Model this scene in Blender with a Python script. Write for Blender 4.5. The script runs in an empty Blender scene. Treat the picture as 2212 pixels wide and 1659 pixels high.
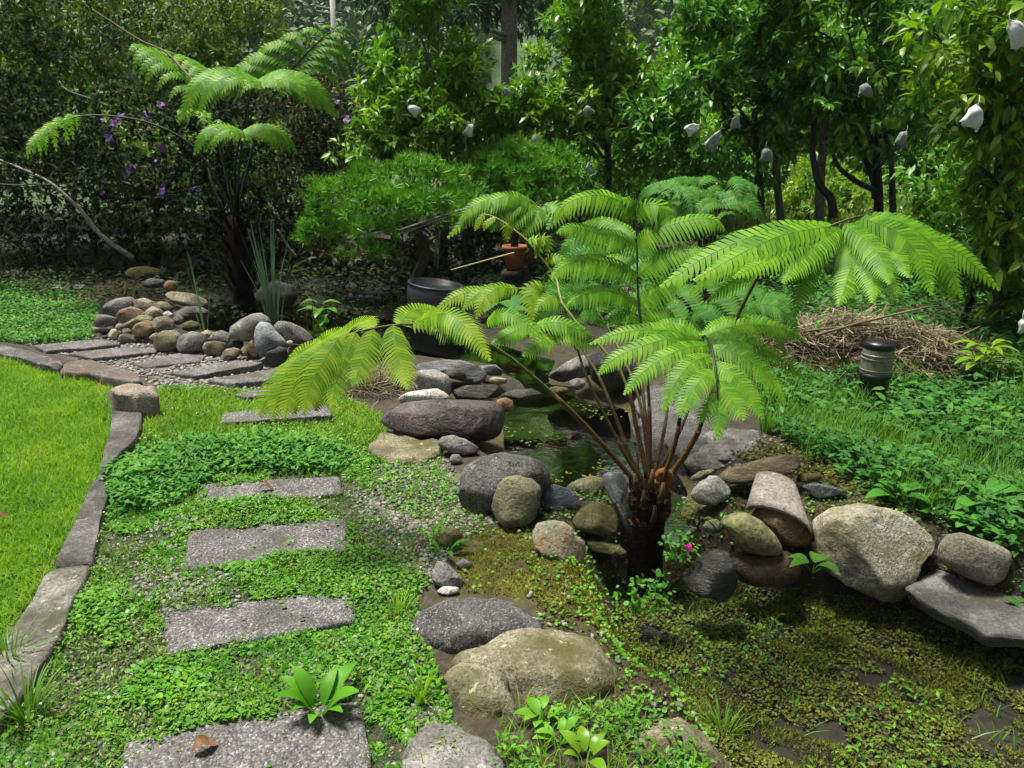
import bpy, bmesh, math, random
import numpy as np
from mathutils import Vector, noise as mnoise

random.seed(7)
rng = np.random.default_rng(11)
SC = bpy.context.scene
COL = SC.collection

# ------------------------------------------------------------------ camera
CAM_H, TILT, FPX = 1.55, math.radians(17.75), 1728.0      # FPX in the 2212-wide reading grid
cd = bpy.data.cameras.new('camera')
cd.sensor_width = 36.0
cd.lens = 36.0 * FPX / 2212.0
cd.clip_start, cd.clip_end = 0.05, 2000
cam = bpy.data.objects.new('camera', cd)
COL.objects.link(cam)
cam.location = (0, 0, CAM_H)
cam.rotation_euler = (math.pi / 2 - TILT, 0, 0)
SC.camera = cam

# ------------------------------------------------------------------ sky, sun, exposure
SUN_EL, SUN_AZ = math.radians(73), math.radians(-62)       # azimuth from +Y towards +X
world = bpy.data.worlds.new('World')
SC.world = world
world.use_nodes = True
wn = world.node_tree
wn.nodes.clear()
sky = wn.nodes.new('ShaderNodeTexSky')
sky.sky_type = 'NISHITA'
sky.sun_disc = False
sky.sun_elevation = SUN_EL
sky.sun_rotation = SUN_AZ
sky.air_density, sky.dust_density, sky.ozone_density = 1.0, 4.0, 1.0
hs = wn.nodes.new('ShaderNodeHueSaturation')
hs.inputs['Saturation'].default_value = 0.25
bg = wn.nodes.new('ShaderNodeBackground')
bg.inputs['Strength'].default_value = 0.05
wo = wn.nodes.new('ShaderNodeOutputWorld')
wn.links.new(sky.outputs[0], hs.inputs['Color'])
wn.links.new(hs.outputs[0], bg.inputs['Color'])
wn.links.new(bg.outputs[0], wo.inputs['Surface'])
sl = bpy.data.lights.new('sun', 'SUN')
sl.energy = 4.5
sl.angle = math.radians(16)
sl.color = (1.0, 0.95, 0.82)
sun = bpy.data.objects.new('sun', sl)
COL.objects.link(sun)
sdir = Vector((math.sin(SUN_AZ) * math.cos(SUN_EL), math.cos(SUN_AZ) * math.cos(SUN_EL), math.sin(SUN_EL)))
sun.rotation_euler = sdir.to_track_quat('Z', 'Y').to_euler()
sun.location = (0, 0, 30)
SC.view_settings.view_transform = 'Standard'
SC.view_settings.look = 'None'
SC.view_settings.exposure = 0.95
SC.view_settings.gamma = 1.0
SC.view_settings.use_curve_mapping = False
SC.cycles.use_denoising = True
SC.cycles.max_bounces = 4
SC.cycles.use_adaptive_sampling = True
SC.cycles.adaptive_threshold = 0.03
SC.cycles.transparent_max_bounces = 6
SC.cycles.diffuse_bounces = 1
SC.cycles.caustics_reflective = False
SC.cycles.caustics_refractive = False

# ------------------------------------------------------------------ picture grid -> world
CT, ST = math.cos(TILT), math.sin(TILT)
FW = np.array([0, CT, -ST]); RT = np.array([1.0, 0, 0]); UP = np.array([0, ST, CT])
C0 = np.array([0, 0, CAM_H])
def ray(u, v):
    return FW + (u - 1106.0) / FPX * RT - (v - 829.5) / FPX * UP
def P(u, v, Y):
    r = ray(u, v)
    return C0 + r * (Y / r[1])
def G(u, v, z=0.0):
    r = ray(u, v)
    return C0 + r * ((z - CAM_H) / r[2])
def tile(i, j):
    return lambda x, y: (i * 737.64 + x / 3.0, j * 552.96 + y / 3.0)
T01, T11, T21 = tile(0, 1), tile(1, 1), tile(2, 1)
T02, T12, T22 = tile(0, 2), tile(1, 2), tile(2, 2)
def Z1(x, y): return 918 + .3174 * x, 378 + .3174 * y
def Z2(x, y): return 1404 + .3652 * x, 405 + .3652 * y
def Z3(x, y): return 1188 + .2929 * x, 648 + .2929 * y
def Z4(x, y): return 540 + .3174 * x, 621 + .3174 * y
def Z5(x, y): return 378 + .2279 * x, .2279 * y
def LC(x, y): return 162 + .2685 * x, 594 + .2685 * y
def ID(x, y): return x, y
def conv(fn, pts): return [fn(*p) for p in pts]

# ------------------------------------------------------------------ mesh helpers
def mesh_np(name, V, Fc, smooth=True):
    V = np.asarray(V, dtype=np.float32); Fc = np.asarray(Fc, dtype=np.int32)
    me = bpy.data.meshes.new(name)
    k = Fc.shape[1]
    me.vertices.add(len(V)); me.vertices.foreach_set('co', V.ravel())
    me.loops.add(Fc.size); me.loops.foreach_set('vertex_index', Fc.ravel())
    me.polygons.add(len(Fc)); me.polygons.foreach_set('loop_start', np.arange(0, Fc.size, k, dtype=np.int32))
    if smooth:
        me.polygons.foreach_set('use_smooth', np.ones(len(Fc), dtype=bool))
    me.update(calc_edges=True)
    return me
def mesh_py(name, V, Fc, smooth=True):
    me = bpy.data.meshes.new(name)
    me.from_pydata([tuple(map(float, v)) for v in V], [], [tuple(f) for f in Fc])
    if smooth:
        me.polygons.foreach_set('use_smooth', np.ones(len(me.polygons), dtype=bool))
    me.update()
    return me
def link(name, me, mat, parent=None, loc=None):
    o = bpy.data.objects.new(name, me)
    COL.objects.link(o)
    if mat is not None and me is not None and not me.materials:
        me.materials.append(mat)
    if parent is not None: o.parent = parent
    if loc is not None: o.location = loc
    return o
def tag(o, label=None, cat=None, group=None, kind=None):
    if label: o['label'] = label
    if cat: o['category'] = cat
    if group: o['group'] = group
    if kind: o['kind'] = kind
    return o
def root(name, loc, label, cat, group=None):
    o = bpy.data.objects.new(name, None)
    COL.objects.link(o)
    o.location = loc; o.empty_display_size = .1
    return tag(o, label, cat, group)
def part(name, V, Fc, mat, parent, smooth=True, kind=None):
    """V in world space, stored relative to the parent chain's root location"""
    r = parent
    off = np.zeros(3)
    while r is not None:
        off = off + np.array(r.location); r = r.parent
    V = np.asarray(V, dtype=float) - off
    fl = {len(f) for f in Fc} if not isinstance(Fc, np.ndarray) else {1}
    me = mesh_np(name, V, Fc, smooth) if isinstance(Fc, np.ndarray) or len(fl) == 1 else mesh_py(name, V, Fc, smooth)
    o = link(name, me, mat, parent)
    if kind: o['kind'] = kind
    return o
def solid(name, V, Fc, mat, label=None, cat=None, group=None, kind=None, smooth=True):
    """one top-level mesh with its origin at its base centre"""
    V = np.asarray(V, dtype=float)
    c = np.array([(V[:, 0].min() + V[:, 0].max()) / 2, (V[:, 1].min() + V[:, 1].max()) / 2, V[:, 2].min()])
    fl = {len(f) for f in Fc} if not isinstance(Fc, np.ndarray) else {1}
    me = mesh_np(name, V - c, Fc, smooth) if isinstance(Fc, np.ndarray) or len(fl) == 1 else mesh_py(name, V - c, Fc, smooth)
    o = link(name, me, mat, None, tuple(c))
    return tag(o, label, cat, group, kind)
class MB:
    def __init__(s): s.V = []; s.F = []
    def add(s, V, Fc):
        b = len(s.V); s.V += [tuple(v) for v in V]; s.F += [tuple(i + b for i in f) for f in Fc]
        return s
def tube(pts, radii, n=6, cap=True):
    pts = [np.asarray(p, float) for p in pts]
    V = []; Fc = []
    ref = np.array([0.31, 0.77, 0.55])
    for i, p in enumerate(pts):
        t = pts[min(i + 1, len(pts) - 1)] - pts[max(i - 1, 0)]
        t = t / (np.linalg.norm(t) + 1e-9)
        a = np.cross(t, ref); a /= np.linalg.norm(a) + 1e-9
        b = np.cross(t, a)
        for k in range(n):
            an = 2 * math.pi * k / n
            V.append(p + radii[i] * (math.cos(an) * a + math.sin(an) * b))
    for i in range(len(pts) - 1):
        for k in range(n):
            k2 = (k + 1) % n
            Fc.append((i * n + k, i * n + k2, (i + 1) * n + k2, (i + 1) * n + k))
    if cap:
        Fc.append(tuple(range(n - 1, -1, -1)))
        Fc.append(tuple((len(pts) - 1) * n + k for k in range(n)))
    return V, Fc
def catmull(pts, n):
    pts = np.asarray(pts, float)
    Q = np.vstack([2 * pts[0] - pts[1], pts, 2 * pts[-1] - pts[-2]])
    m = len(pts) - 1
    out = []
    for s in np.linspace(0, m, n):
        i = min(int(s), m - 1); t = s - i
        p0, p1, p2, p3 = Q[i], Q[i + 1], Q[i + 2], Q[i + 3]
        out.append(.5 * ((2 * p1) + (-p0 + p2) * t + (2 * p0 - 5 * p1 + 4 * p2 - p3) * t * t + (-p0 + 3 * p1 - 3 * p2 + p3) * t ** 3))
    return np.array(out)
def lathe(profile, n=28, c=(0, 0, 0), squash=None):
    V = []; Fc = []
    for r, z in profile:
        for k in range(n):
            a = 2 * math.pi * k / n
            V.append((c[0] + r * math.cos(a), c[1] + r * math.sin(a), c[2] + z))
    for i in range(len(profile) - 1):
        for k in range(n):
            k2 = (k + 1) % n
            Fc.append((i * n + k, i * n + k2, (i + 1) * n + k2, (i + 1) * n + k))
    return V, Fc

# ------------------------------------------------------------------ materials
def new_mat(name):
    m = bpy.data.materials.new(name); m.use_nodes = True
    nt = m.node_tree; nt.nodes.clear()
    out = nt.nodes.new('ShaderNodeOutputMaterial')
    return m, nt, out
def N(nt, kind, **kw):
    n = nt.nodes.new(kind)
    for k, v in kw.items():
        if k in n.inputs: n.inputs[k].default_value = v
        else: setattr(n, k, v)
    return n
def ramp(nt, fac, stops):
    r = nt.nodes.new('ShaderNodeValToRGB')
    el = r.color_ramp.elements
    while len(el) < len(stops): el.new(.5)
    for e, (p, c) in zip(el, stops):
        e.position = p; e.color = (*c, 1)
    nt.links.new(fac, r.inputs[0])
    return r.outputs[0]
def mixc(nt, fac, a, b, mode='MIX'):
    m = nt.nodes.new('ShaderNodeMix'); m.data_type = 'RGBA'; m.blend_type = mode
    for val, idx in ((fac, 0), (a, 6), (b, 7)):
        if hasattr(val, 'is_linked') or hasattr(val, 'links'): nt.links.new(val, m.inputs[idx])
        elif idx == 0: m.inputs[0].default_value = val
        else: m.inputs[idx].default_value = (*val, 1)
    return m.outputs[2]
def noise(nt, vec, scale, detail=4, rough=.6):
    n = N(nt, 'ShaderNodeTexNoise', Scale=scale, Detail=detail, Roughness=rough)
    nt.links.new(vec, n.inputs['Vector'])
    return n.outputs['Fac']
def leaf_mat(name, dark, mid, light, rare=None, trans=.3, rough=.42, patch=1.3, spec=.4, island=True):
    m, nt, out = new_mat(name)
    g = nt.nodes.new('ShaderNodeNewGeometry')
    oi = nt.nodes.new('ShaderNodeObjectInfo')
    rnd = g.outputs['Random Per Island'] if island else oi.outputs['Random']
    pn = noise(nt, g.outputs['Position'], patch, 2)
    a = nt.nodes.new('ShaderNodeMath'); a.operation = 'MULTIPLY_ADD'
    nt.links.new(pn, a.inputs[0]); a.inputs[1].default_value = 1.1; a.inputs[2].default_value = -.3
    b = nt.nodes.new('ShaderNodeMath'); b.operation = 'MULTIPLY_ADD'
    nt.links.new(rnd, b.inputs[0]); b.inputs[1].default_value = .55; nt.links.new(a.outputs[0], b.inputs[2])
    stops = [(0.1, dark), (.45, mid), (.85, light)]
    if rare: stops.append((1.0, rare))
    c = ramp(nt, b.outputs[0], stops)
    p = N(nt, 'ShaderNodeBsdfPrincipled', Roughness=rough)
    p.inputs['Specular IOR Level'].default_value = spec
    nt.links.new(c, p.inputs['Base Color'])
    if trans > 0:
        t = nt.nodes.new('ShaderNodeBsdfTranslucent')
        c2 = mixc(nt, 1.0, c, (1.25, 1.2, .45), 'MULTIPLY')
        nt.links.new(c2, t.inputs['Color'])
        mx = N(nt, 'ShaderNodeMixShader'); mx.inputs[0].default_value = trans
        nt.links.new(p.outputs[0], mx.inputs[1]); nt.links.new(t.outputs[0], mx.inputs[2])
        nt.links.new(mx.outputs[0], out.inputs[0])
    else:
        nt.links.new(p.outputs[0], out.inputs[0])
    return m
def rock_mat(name, base, second, speck=None, moss=0.0, mosscol=(.07, .085, .015), rough=.8, scale=1.0, wet=False, streak=0.0):
    m, nt, out = new_mat(name)
    tc = nt.nodes.new('ShaderNodeTexCoord'); oi = nt.nodes.new('ShaderNodeObjectInfo')
    mp = nt.nodes.new('ShaderNodeMapping')
    nt.links.new(tc.outputs['Object'], mp.inputs['Vector'])
    vm = nt.nodes.new('ShaderNodeVectorMath'); vm.operation = 'MULTIPLY_ADD'
    nt.links.new(oi.outputs['Random'], vm.inputs[0]); vm.inputs[1].default_value = (31, 17, 23)
    nt.links.new(mp.outputs[0], vm.inputs[2])
    if streak: mp.inputs['Scale'].default_value = (1, 1, 1 + streak); mp.inputs['Rotation'].default_value = (.3, .25, 0)
    vec = vm.outputs[0]
    n1 = noise(nt, vec, 7 * scale, 6, .65)
    c = ramp(nt, n1, [(.28, tuple(x * .42 for x in base)), (.48, base), (.70, second)])
    n2 = noise(nt, vec, 90 * scale, 3, .7)
    d = ramp(nt, n2, [(.32, (.45, .45, .45)), (.55, (1, 1, 1)), (.75, (1.35, 1.35, 1.35))])
    c = mixc(nt, 1.0, c, d, 'MULTIPLY')
    if speck:
        n3 = noise(nt, vec, 150 * scale, 2, .5)
        f = ramp(nt, n3, [(.58, (0, 0, 0)), (.66, (.8, .8, .8))])
        c = mixc(nt, f, c, speck)
    if moss:
        g = nt.nodes.new('ShaderNodeNewGeometry')
        n4 = noise(nt, vec, 5 * scale, 5, .7)
        f = ramp(nt, n4, [(.62 - .35 * moss, (0, 0, 0)), (.78 - .3 * moss, (1, 1, 1))])
        c = mixc(nt, f, c, mosscol)
    if not wet:
        nl = noise(nt, vec, 17 * scale, 6, .75)
        fl = ramp(nt, nl, [(.60, (0, 0, 0)), (.66, (.6, .6, .6))])
        c = mixc(nt, fl, c, tuple(min(.6, x * 1.7 + .03) for x in second))
        nd = noise(nt, vec, 11 * scale, 7, .8)
        fd = ramp(nt, nd, [(.30, (.75, .75, .75)), (.40, (0, 0, 0))])
        c = mixc(nt, fd, c, (.030, .028, .018))
    p = N(nt, 'ShaderNodeBsdfPrincipled', Roughness=.25 if wet else rough)
    p.inputs['Specular IOR Level'].default_value = .5 if wet else .3
    nt.links.new(c, p.inputs['Base Color'])
    bp = N(nt, 'ShaderNodeBump', Strength=.8, Distance=.016)
    hsum = nt.nodes.new('ShaderNodeMath'); hsum.operation = 'MULTIPLY_ADD'
    nt.links.new(n2, hsum.inputs[0]); hsum.inputs[1].default_value = .35; nt.links.new(noise(nt, vec, 26 * scale, 5, .7), hsum.inputs[2])
    nt.links.new(hsum.outputs[0], bp.inputs['Height'])
    nt.links.new(bp.outputs[0], p.inputs['Normal'])
    nt.links.new(p.outputs[0], out.inputs[0])
    return m
def plain(name, col, rough=.6, metal=0.0, var=.25, scale=30, bump=0.0, spec=.4, alt=None):
    m, nt, out = new_mat(name)
    tc = nt.nodes.new('ShaderNodeTexCoord')
    n1 = noise(nt, tc.outputs['Object'], scale, 5)
    a2 = alt or tuple(x * (1 + var) for x in col)
    c = ramp(nt, n1, [(.3, tuple(x * (1 - var) for x in col)), (.7, a2)])
    p = N(nt, 'ShaderNodeBsdfPrincipled', Roughness=rough, Metallic=metal)
    p.inputs['Specular IOR Level'].default_value = spec
    nt.links.new(c, p.inputs['Base Color'])
    if bump:
        bp = N(nt, 'ShaderNodeBump', Strength=bump, Distance=.01)
        nt.links.new(n1, bp.inputs['Height']); nt.links.new(bp.outputs[0], p.inputs['Normal'])
    nt.links.new(p.outputs[0], out.inputs[0])
    return m

M = {}
M['gray'] = rock_mat('rock_gray', (.16, .155, .145), (.27, .265, .25))
M['grayd'] = rock_mat('rock_gray_dark', (.075, .074, .075), (.15, .15, .15), speck=(.24, .24, .25))
M['graylite'] = rock_mat('rock_gray_light', (.24, .235, .22), (.38, .375, .36), moss=.15, mosscol=(.13, .12, .07))
M['blue'] = rock_mat('rock_blue_gray', (.10, .11, .125), (.24, .255, .28), streak=3)
M['bluelite'] = rock_mat('rock_blue_light', (.22, .24, .26), (.42, .43, .44))
M['white'] = rock_mat('rock_white', (.34, .335, .31), (.55, .54, .50), moss=.2, mosscol=(.13, .115, .07))
M['granite'] = rock_mat('rock_granite', (.27, .255, .19), (.45, .43, .35), speck=(.09, .085, .06), moss=.4, mosscol=(.14, .12, .05))
M['marble'] = rock_mat('rock_marble', (.55, .54, .50), (.7, .69, .65), speck=(.02, .02, .02), scale=.7)
M['olive'] = rock_mat('rock_olive', (.15, .145, .085), (.25, .24, .15), moss=.15, mosscol=(.09, .09, .03))
M['olived'] = rock_mat('rock_olive_dark', (.10, .095, .035), (.17, .155, .06), moss=.3, mosscol=(.06, .065, .015))
M['egg'] = rock_mat('rock_smooth_olive', (.22, .22, .10), (.27, .265, .14), scale=.5)
M['tan'] = rock_mat('rock_tan', (.25, .215, .15), (.36, .32, .235), moss=.15, mosscol=(.12, .10, .05))
M['tanmoss'] = rock_mat('rock_tan_mossy', (.22, .20, .135), (.34, .31, .22), moss=.55, mosscol=(.085, .08, .03), speck=(.06, .055, .035))
M['brown'] = rock_mat('rock_brown', (.13, .085, .04), (.21, .15, .075))
M['slate'] = rock_mat('rock_slate_brown', (.17, .14, .085), (.26, .22, .14), streak=6)
M['slateg'] = rock_mat('rock_slate_gray', (.15, .155, .16), (.26, .265, .27), streak=5)
M['purple'] = rock_mat('rock_purple', (.092, .078, .082), (.165, .14, .14), moss=.12, mosscol=(.15, .08, .05))
M['orange'] = rock_mat('rock_orange', (.24, .155, .07), (.38, .28, .15))
M['wet'] = rock_mat('rock_wet', (.030, .030, .028), (.075, .075, .07), wet=True, streak=3)
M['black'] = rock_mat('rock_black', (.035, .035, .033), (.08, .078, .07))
M['tile'] = rock_mat('clay_tile', (.25, .215, .195), (.36, .32, .29), moss=.1, mosscol=(.16, .13, .09))
M['kerb'] = rock_mat('kerb_concrete', (.095, .088, .088), (.19, .18, .18), moss=.35, mosscol=(.035, .038, .025))
M['kerblite'] = rock_mat('kerb_pale', (.14, .135, .12), (.30, .285, .25), moss=.4, mosscol=(.06, .062, .04))

def slab_mat():
    m, nt, out = new_mat('slab_aggregate')
    tc = nt.nodes.new('ShaderNodeTexCoord')
    oi = nt.nodes.new('ShaderNodeObjectInfo')
    vm = nt.nodes.new('ShaderNodeVectorMath'); vm.operation = 'MULTIPLY_ADD'
    nt.links.new(oi.outputs['Random'], vm.inputs[0]); vm.inputs[1].default_value = (31, 17, 23)
    nt.links.new(tc.outputs['Object'], vm.inputs[2])
    vo = N(nt, 'ShaderNodeTexVoronoi', Scale=165.0)
    nt.links.new(vm.outputs[0], vo.inputs['Vector'])
    c = ramp(nt, vo.outputs['Color'], [(.0, (.03, .028, .03)), (.4, (.10, .094, .10)), (.7, (.17, .16, .168)), (.9, (.34, .325, .33)), (1, (.58, .56, .57))])
    n1 = noise(nt, vm.outputs[0], 9, 4)
    d = ramp(nt, n1, [(.3, (.55, .55, .52)), (.65, (1.1, 1.1, 1.1))])
    c = mixc(nt, 1.0, c, d, 'MULTIPLY')
    n5 = noise(nt, vm.outputs[0], 5.5, 6, .7)
    f5 = ramp(nt, n5, [(.48, (0, 0, 0)), (.66, (.75, .75, .75))])
    c = mixc(nt, f5, c, (.045, .048, .028))
    p = N(nt, 'ShaderNodeBsdfPrincipled', Roughness=.8)
    nt.links.new(c, p.inputs['Base Color'])
    bp = N(nt, 'ShaderNodeBump', Strength=.7, Distance=.006); bp.invert = True
    nt.links.new(vo.outputs['Distance'], bp.inputs['Height']); nt.links.new(bp.outputs[0], p.inputs['Normal'])
    nt.links.new(p.outputs[0], out.inputs[0])
    return m
M['slab'] = slab_mat()

M['fern'] = leaf_mat('fern_leaf', (.05, .17, .007), (.10, .275, .010), (.18, .37, .016), trans=.32, rough=.5, patch=6, spec=.2)
M['fern_yel'] = leaf_mat('fern_leaf_yellow', (.075, .20, .006), (.15, .30, .009), (.25, .38, .015), trans=.34, rough=.5, patch=6, spec=.2)
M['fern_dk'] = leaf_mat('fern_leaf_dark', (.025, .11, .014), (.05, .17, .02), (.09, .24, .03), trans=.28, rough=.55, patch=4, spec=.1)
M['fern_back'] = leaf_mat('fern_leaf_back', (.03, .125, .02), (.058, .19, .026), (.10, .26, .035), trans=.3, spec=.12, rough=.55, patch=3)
M['stipe'] = plain('fern_stipe', (.055, .05, .012), .6, var=.35, scale=60, alt=(.11, .11, .025))
M['stipe_dk'] = plain('fern_stipe_dark', (.012, .02, .010), .55, var=.3, scale=60)
M['stipe_br'] = plain('fern_stipe_scaly', (.055, .026, .008), .8, var=.5, scale=120, bump=.6, alt=(.15, .075, .02))
M['stipe_yl'] = plain('fern_stipe_young', (.26, .30, .07), .5, var=.2, scale=60)
M['caudex'] = plain('fern_trunk', (.014, .008, .005), .9, var=.6, scale=70, bump=1.0, alt=(.05, .024, .010))
M['caudex_dk'] = plain('fern_trunk_dark', (.005, .004, .003), .95, var=.5, scale=60, bump=1.0, alt=(.016, .011, .008), spec=.1)
M['scale'] = plain('fern_scales', (.17, .06, .015), .85, var=.5, scale=150, bump=.8, alt=(.32, .14, .035))

M['grass'] = leaf_mat('lawn_blades', (.052, .175, .008), (.14, .33, .010), (.265, .44, .018), (.42, .47, .08), trans=.35, rough=.55, patch=2.6, spec=.25)
M['grass_dk'] = leaf_mat('grass_blades_dark', (.035, .13, .012), (.07, .21, .015), (.13, .29, .02), trans=.3, rough=.5, patch=2)
M['clover'] = leaf_mat('clover_leaves', (.03, .125, .008), (.07, .25, .010), (.145, .36, .014), (.28, .40, .03), trans=.3, rough=.5, patch=4.5, spec=.3)
M['herb'] = leaf_mat('herb_leaves', (.025, .12, .018), (.055, .21, .024), (.12, .32, .03), trans=.3, rough=.55, patch=3, spec=.2)
M['herb_r'] = leaf_mat('herb_leaves_right', (.016, .085, .018), (.036, .15, .024), (.085, .24, .03), trans=.3, rough=.55, patch=2.4, spec=.2)
M['bog'] = leaf_mat('bog_leaves', (.034, .042, .010), (.08, .10, .016), (.155, .195, .02), (.24, .31, .02), trans=.15, rough=.6, patch=6, spec=.15)
M['moss'] = leaf_mat('moss_tufts', (.06, .06, .005), (.17, .17, .008), (.32, .31, .012), trans=.2, rough=.7, patch=7)
M['moss_gr'] = leaf_mat('bed_moss', (.035, .048, .006), (.09, .12, .010), (.19, .235, .014), trans=.2, rough=.7, patch=7, spec=.2)
M['moss_dk'] = leaf_mat('bank_moss', (.022, .020, .007), (.06, .055, .012), (.13, .125, .015), trans=.15, rough=.8, patch=8, spec=.1)
M['dry'] = leaf_mat('dry_stalks', (.045, .034, .018), (.11, .085, .045), (.32, .27, .17), trans=.1, rough=.7, patch=6)
M['fruit_leaf'] = leaf_mat('fruit_tree_leaf', (.035, .14, .010), (.10, .28, .014), (.20, .40, .02), (.34, .48, .06), trans=.35, rough=.36, patch=1.4, spec=.45)
M['fruit_leaf2'] = leaf_mat('fruit_tree_leaf_dark', (.02, .11, .014), (.07, .24, .022), (.16, .38, .028), (.30, .46, .06), trans=.35, rough=.4, patch=1.4, spec=.45)
M['near_leaf'] = leaf_mat('near_tree_leaf', (.05, .16, .008), (.12, .28, .010), (.24, .40, .015), (.36, .44, .03), trans=.4, rough=.36, patch=2.0, spec=.45)
M['olive_leaf'] = leaf_mat('olive_shrub_leaf', (.02, .06, .008), (.07, .16, .014), (.18, .30, .025), (.30, .33, .08), trans=.3, rough=.5, patch=1.3, spec=.25)
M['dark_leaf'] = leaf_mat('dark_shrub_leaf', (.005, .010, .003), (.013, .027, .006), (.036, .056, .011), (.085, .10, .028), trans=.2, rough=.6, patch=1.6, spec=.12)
M['brown_leaf'] = leaf_mat('brown_shrub_leaf', (.018, .026, .007), (.05, .062, .012), (.10, .105, .02), (.15, .13, .045), trans=.2, rough=.55, patch=1.2)
M['needle'] = leaf_mat('pine_needles', (.025, .13, .010), (.085, .30, .018), (.20, .44, .03), trans=.25, rough=.45, patch=2.6)
M['conifer'] = leaf_mat('conifer_sprays', (.012, .06, .018), (.025, .10, .025), (.05, .15, .035), trans=.15, rough=.5, patch=.6)
M['far_leaf'] = leaf_mat('far_canopy', (.03, .07, .028), (.06, .125, .045), (.11, .19, .07), trans=.1, rough=.6, patch=.12)
M['far_dark'] = leaf_mat('far_canopy_dark', (.012, .025, .018), (.025, .045, .028), (.05, .08, .04), trans=.1, rough=.6, patch=.08)
M['reed'] = leaf_mat('reed_blades', (.06, .17, .08), (.12, .28, .14), (.22, .38, .22), trans=.25, rough=.4, patch=6)
M['bark'] = plain('bark_brown', (.05, .036, .024), .9, var=.5, scale=25, bump=.8, alt=(.12, .095, .07))
M['bark_dk'] = plain('bark_dark', (.018, .013, .010), .9, var=.5, scale=25, bump=.8)
M['bark_pale'] = plain('bark_pale', (.20, .175, .13), .85, var=.6, scale=18, bump=.6, alt=(.42, .40, .34))
M['bark_gray'] = plain('bark_gray', (.13, .115, .09), .85, var=.5, scale=18, bump=.6)
M['petal'] = plain('petal_purple', (.10, .03, .25), .6, var=.4, scale=20, alt=(.24, .10, .42))
M['pink'] = plain('petal_pink', (.6, .05, .28), .5, var=.2)
M['bag'] = plain('fruit_bag_paper', (.58, .63, .63), .6, var=.15, scale=14, bump=.4, alt=(.76, .80, .80))
M['bagdim'] = plain('fruit_bag_mesh', (.24, .29, .27), .6, var=.3, scale=14, bump=.4)
M['blackplastic'] = plain('black_plastic', (.012, .012, .016), .35, var=.3)
M['glass'] = plain('frosted_glass', (.14, .145, .115), .35, var=.35, scale=25, spec=.6, alt=(.24, .24, .19))
M['urn'] = plain('glazed_urn', (.028, .030, .036), .42, var=.4, scale=14, bump=.1, spec=.5)
M['terracotta'] = plain('terracotta', (.26, .075, .028), .75, var=.3, scale=14)
M['pole'] = plain('weathered_pole', (.09, .085, .08), .8, var=.4, scale=20, alt=(.22, .21, .20))
M['sheet'] = plain('plastic_sheet', (.34, .37, .40), .35, var=.25, scale=12, bump=.3)
M['string'] = plain('yellow_string', (.42, .42, .12), .6, var=.1)
M['concrete'] = plain('pole_concrete', (.42, .42, .40), .85, var=.15, scale=3)
M['deadleaf'] = plain('dead_leaf', (.16, .075, .03), .7, var=.4, scale=40)
M['whiteflower'] = plain('white_flower', (.7, .72, .6), .6, var=.1)
M['pebble'] = None

def pebble_mat():
    m, nt, out = new_mat('pebbles')
    g = nt.nodes.new('ShaderNodeNewGeometry')
    c = ramp(nt, g.outputs['Random Per Island'], [(0, (.07, .068, .062)), (.3, (.14, .135, .125)), (.6, (.19, .18, .165)), (.88, (.26, .245, .22)), (1, (.36, .345, .31))])
    p = N(nt, 'ShaderNodeBsdfPrincipled', Roughness=.7)
    nt.links.new(c, p.inputs['Base Color']); nt.links.new(p.outputs[0], out.inputs[0])
    return m
M['pebble'] = pebble_mat()
def water_mat(name, tint, rough, bump, scale, murk=(.055, .048, .020)):
    m, nt, out = new_mat(name)
    tc = nt.nodes.new('ShaderNodeTexCoord')
    tr = N(nt, 'ShaderNodeBsdfTransparent'); tr.inputs[0].default_value = (*tint, 1)
    gl = N(nt, 'ShaderNodeBsdfGlossy', Roughness=rough); gl.inputs['Color'].default_value = (.45, .45, .42, 1)
    fr = N(nt, 'ShaderNodeFresnel', IOR=1.2)
    bp = N(nt, 'ShaderNodeBump', Strength=bump, Distance=.01)
    nt.links.new(noise(nt, tc.outputs['Object'], scale, 3), bp.inputs['Height'])
    nt.links.new(bp.outputs[0], gl.inputs['Normal']); nt.links.new(bp.outputs[0], fr.inputs['Normal'])
    mx = N(nt, 'ShaderNodeMixShader')
    df = N(nt, 'ShaderNodeBsdfDiffuse'); df.inputs['Color'].default_value = (*murk, 1)
    mk = N(nt, 'ShaderNodeMixShader'); mk.inputs[0].default_value = .45
    nt.links.new(tr.outputs[0], mk.inputs[1]); nt.links.new(df.outputs[0], mk.inputs[2])
    nt.links.new(fr.outputs[0], mx.inputs[0]); nt.links.new(mk.outputs[0], mx.inputs[1]); nt.links.new(gl.outputs[0], mx.inputs[2])
    nt.links.new(mx.outputs[0], out.inputs[0])
    return m
M['water'] = water_mat('pool_water', (.86, .80, .58), .06, .25, 12)
M['water_dk'] = water_mat('pond_water', (.45, .42, .26), .05, .2, 9, (.02, .018, .009))
M['froth'] = water_mat('running_water', (.75, .78, .72), .08, 1.0, 45)

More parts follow.
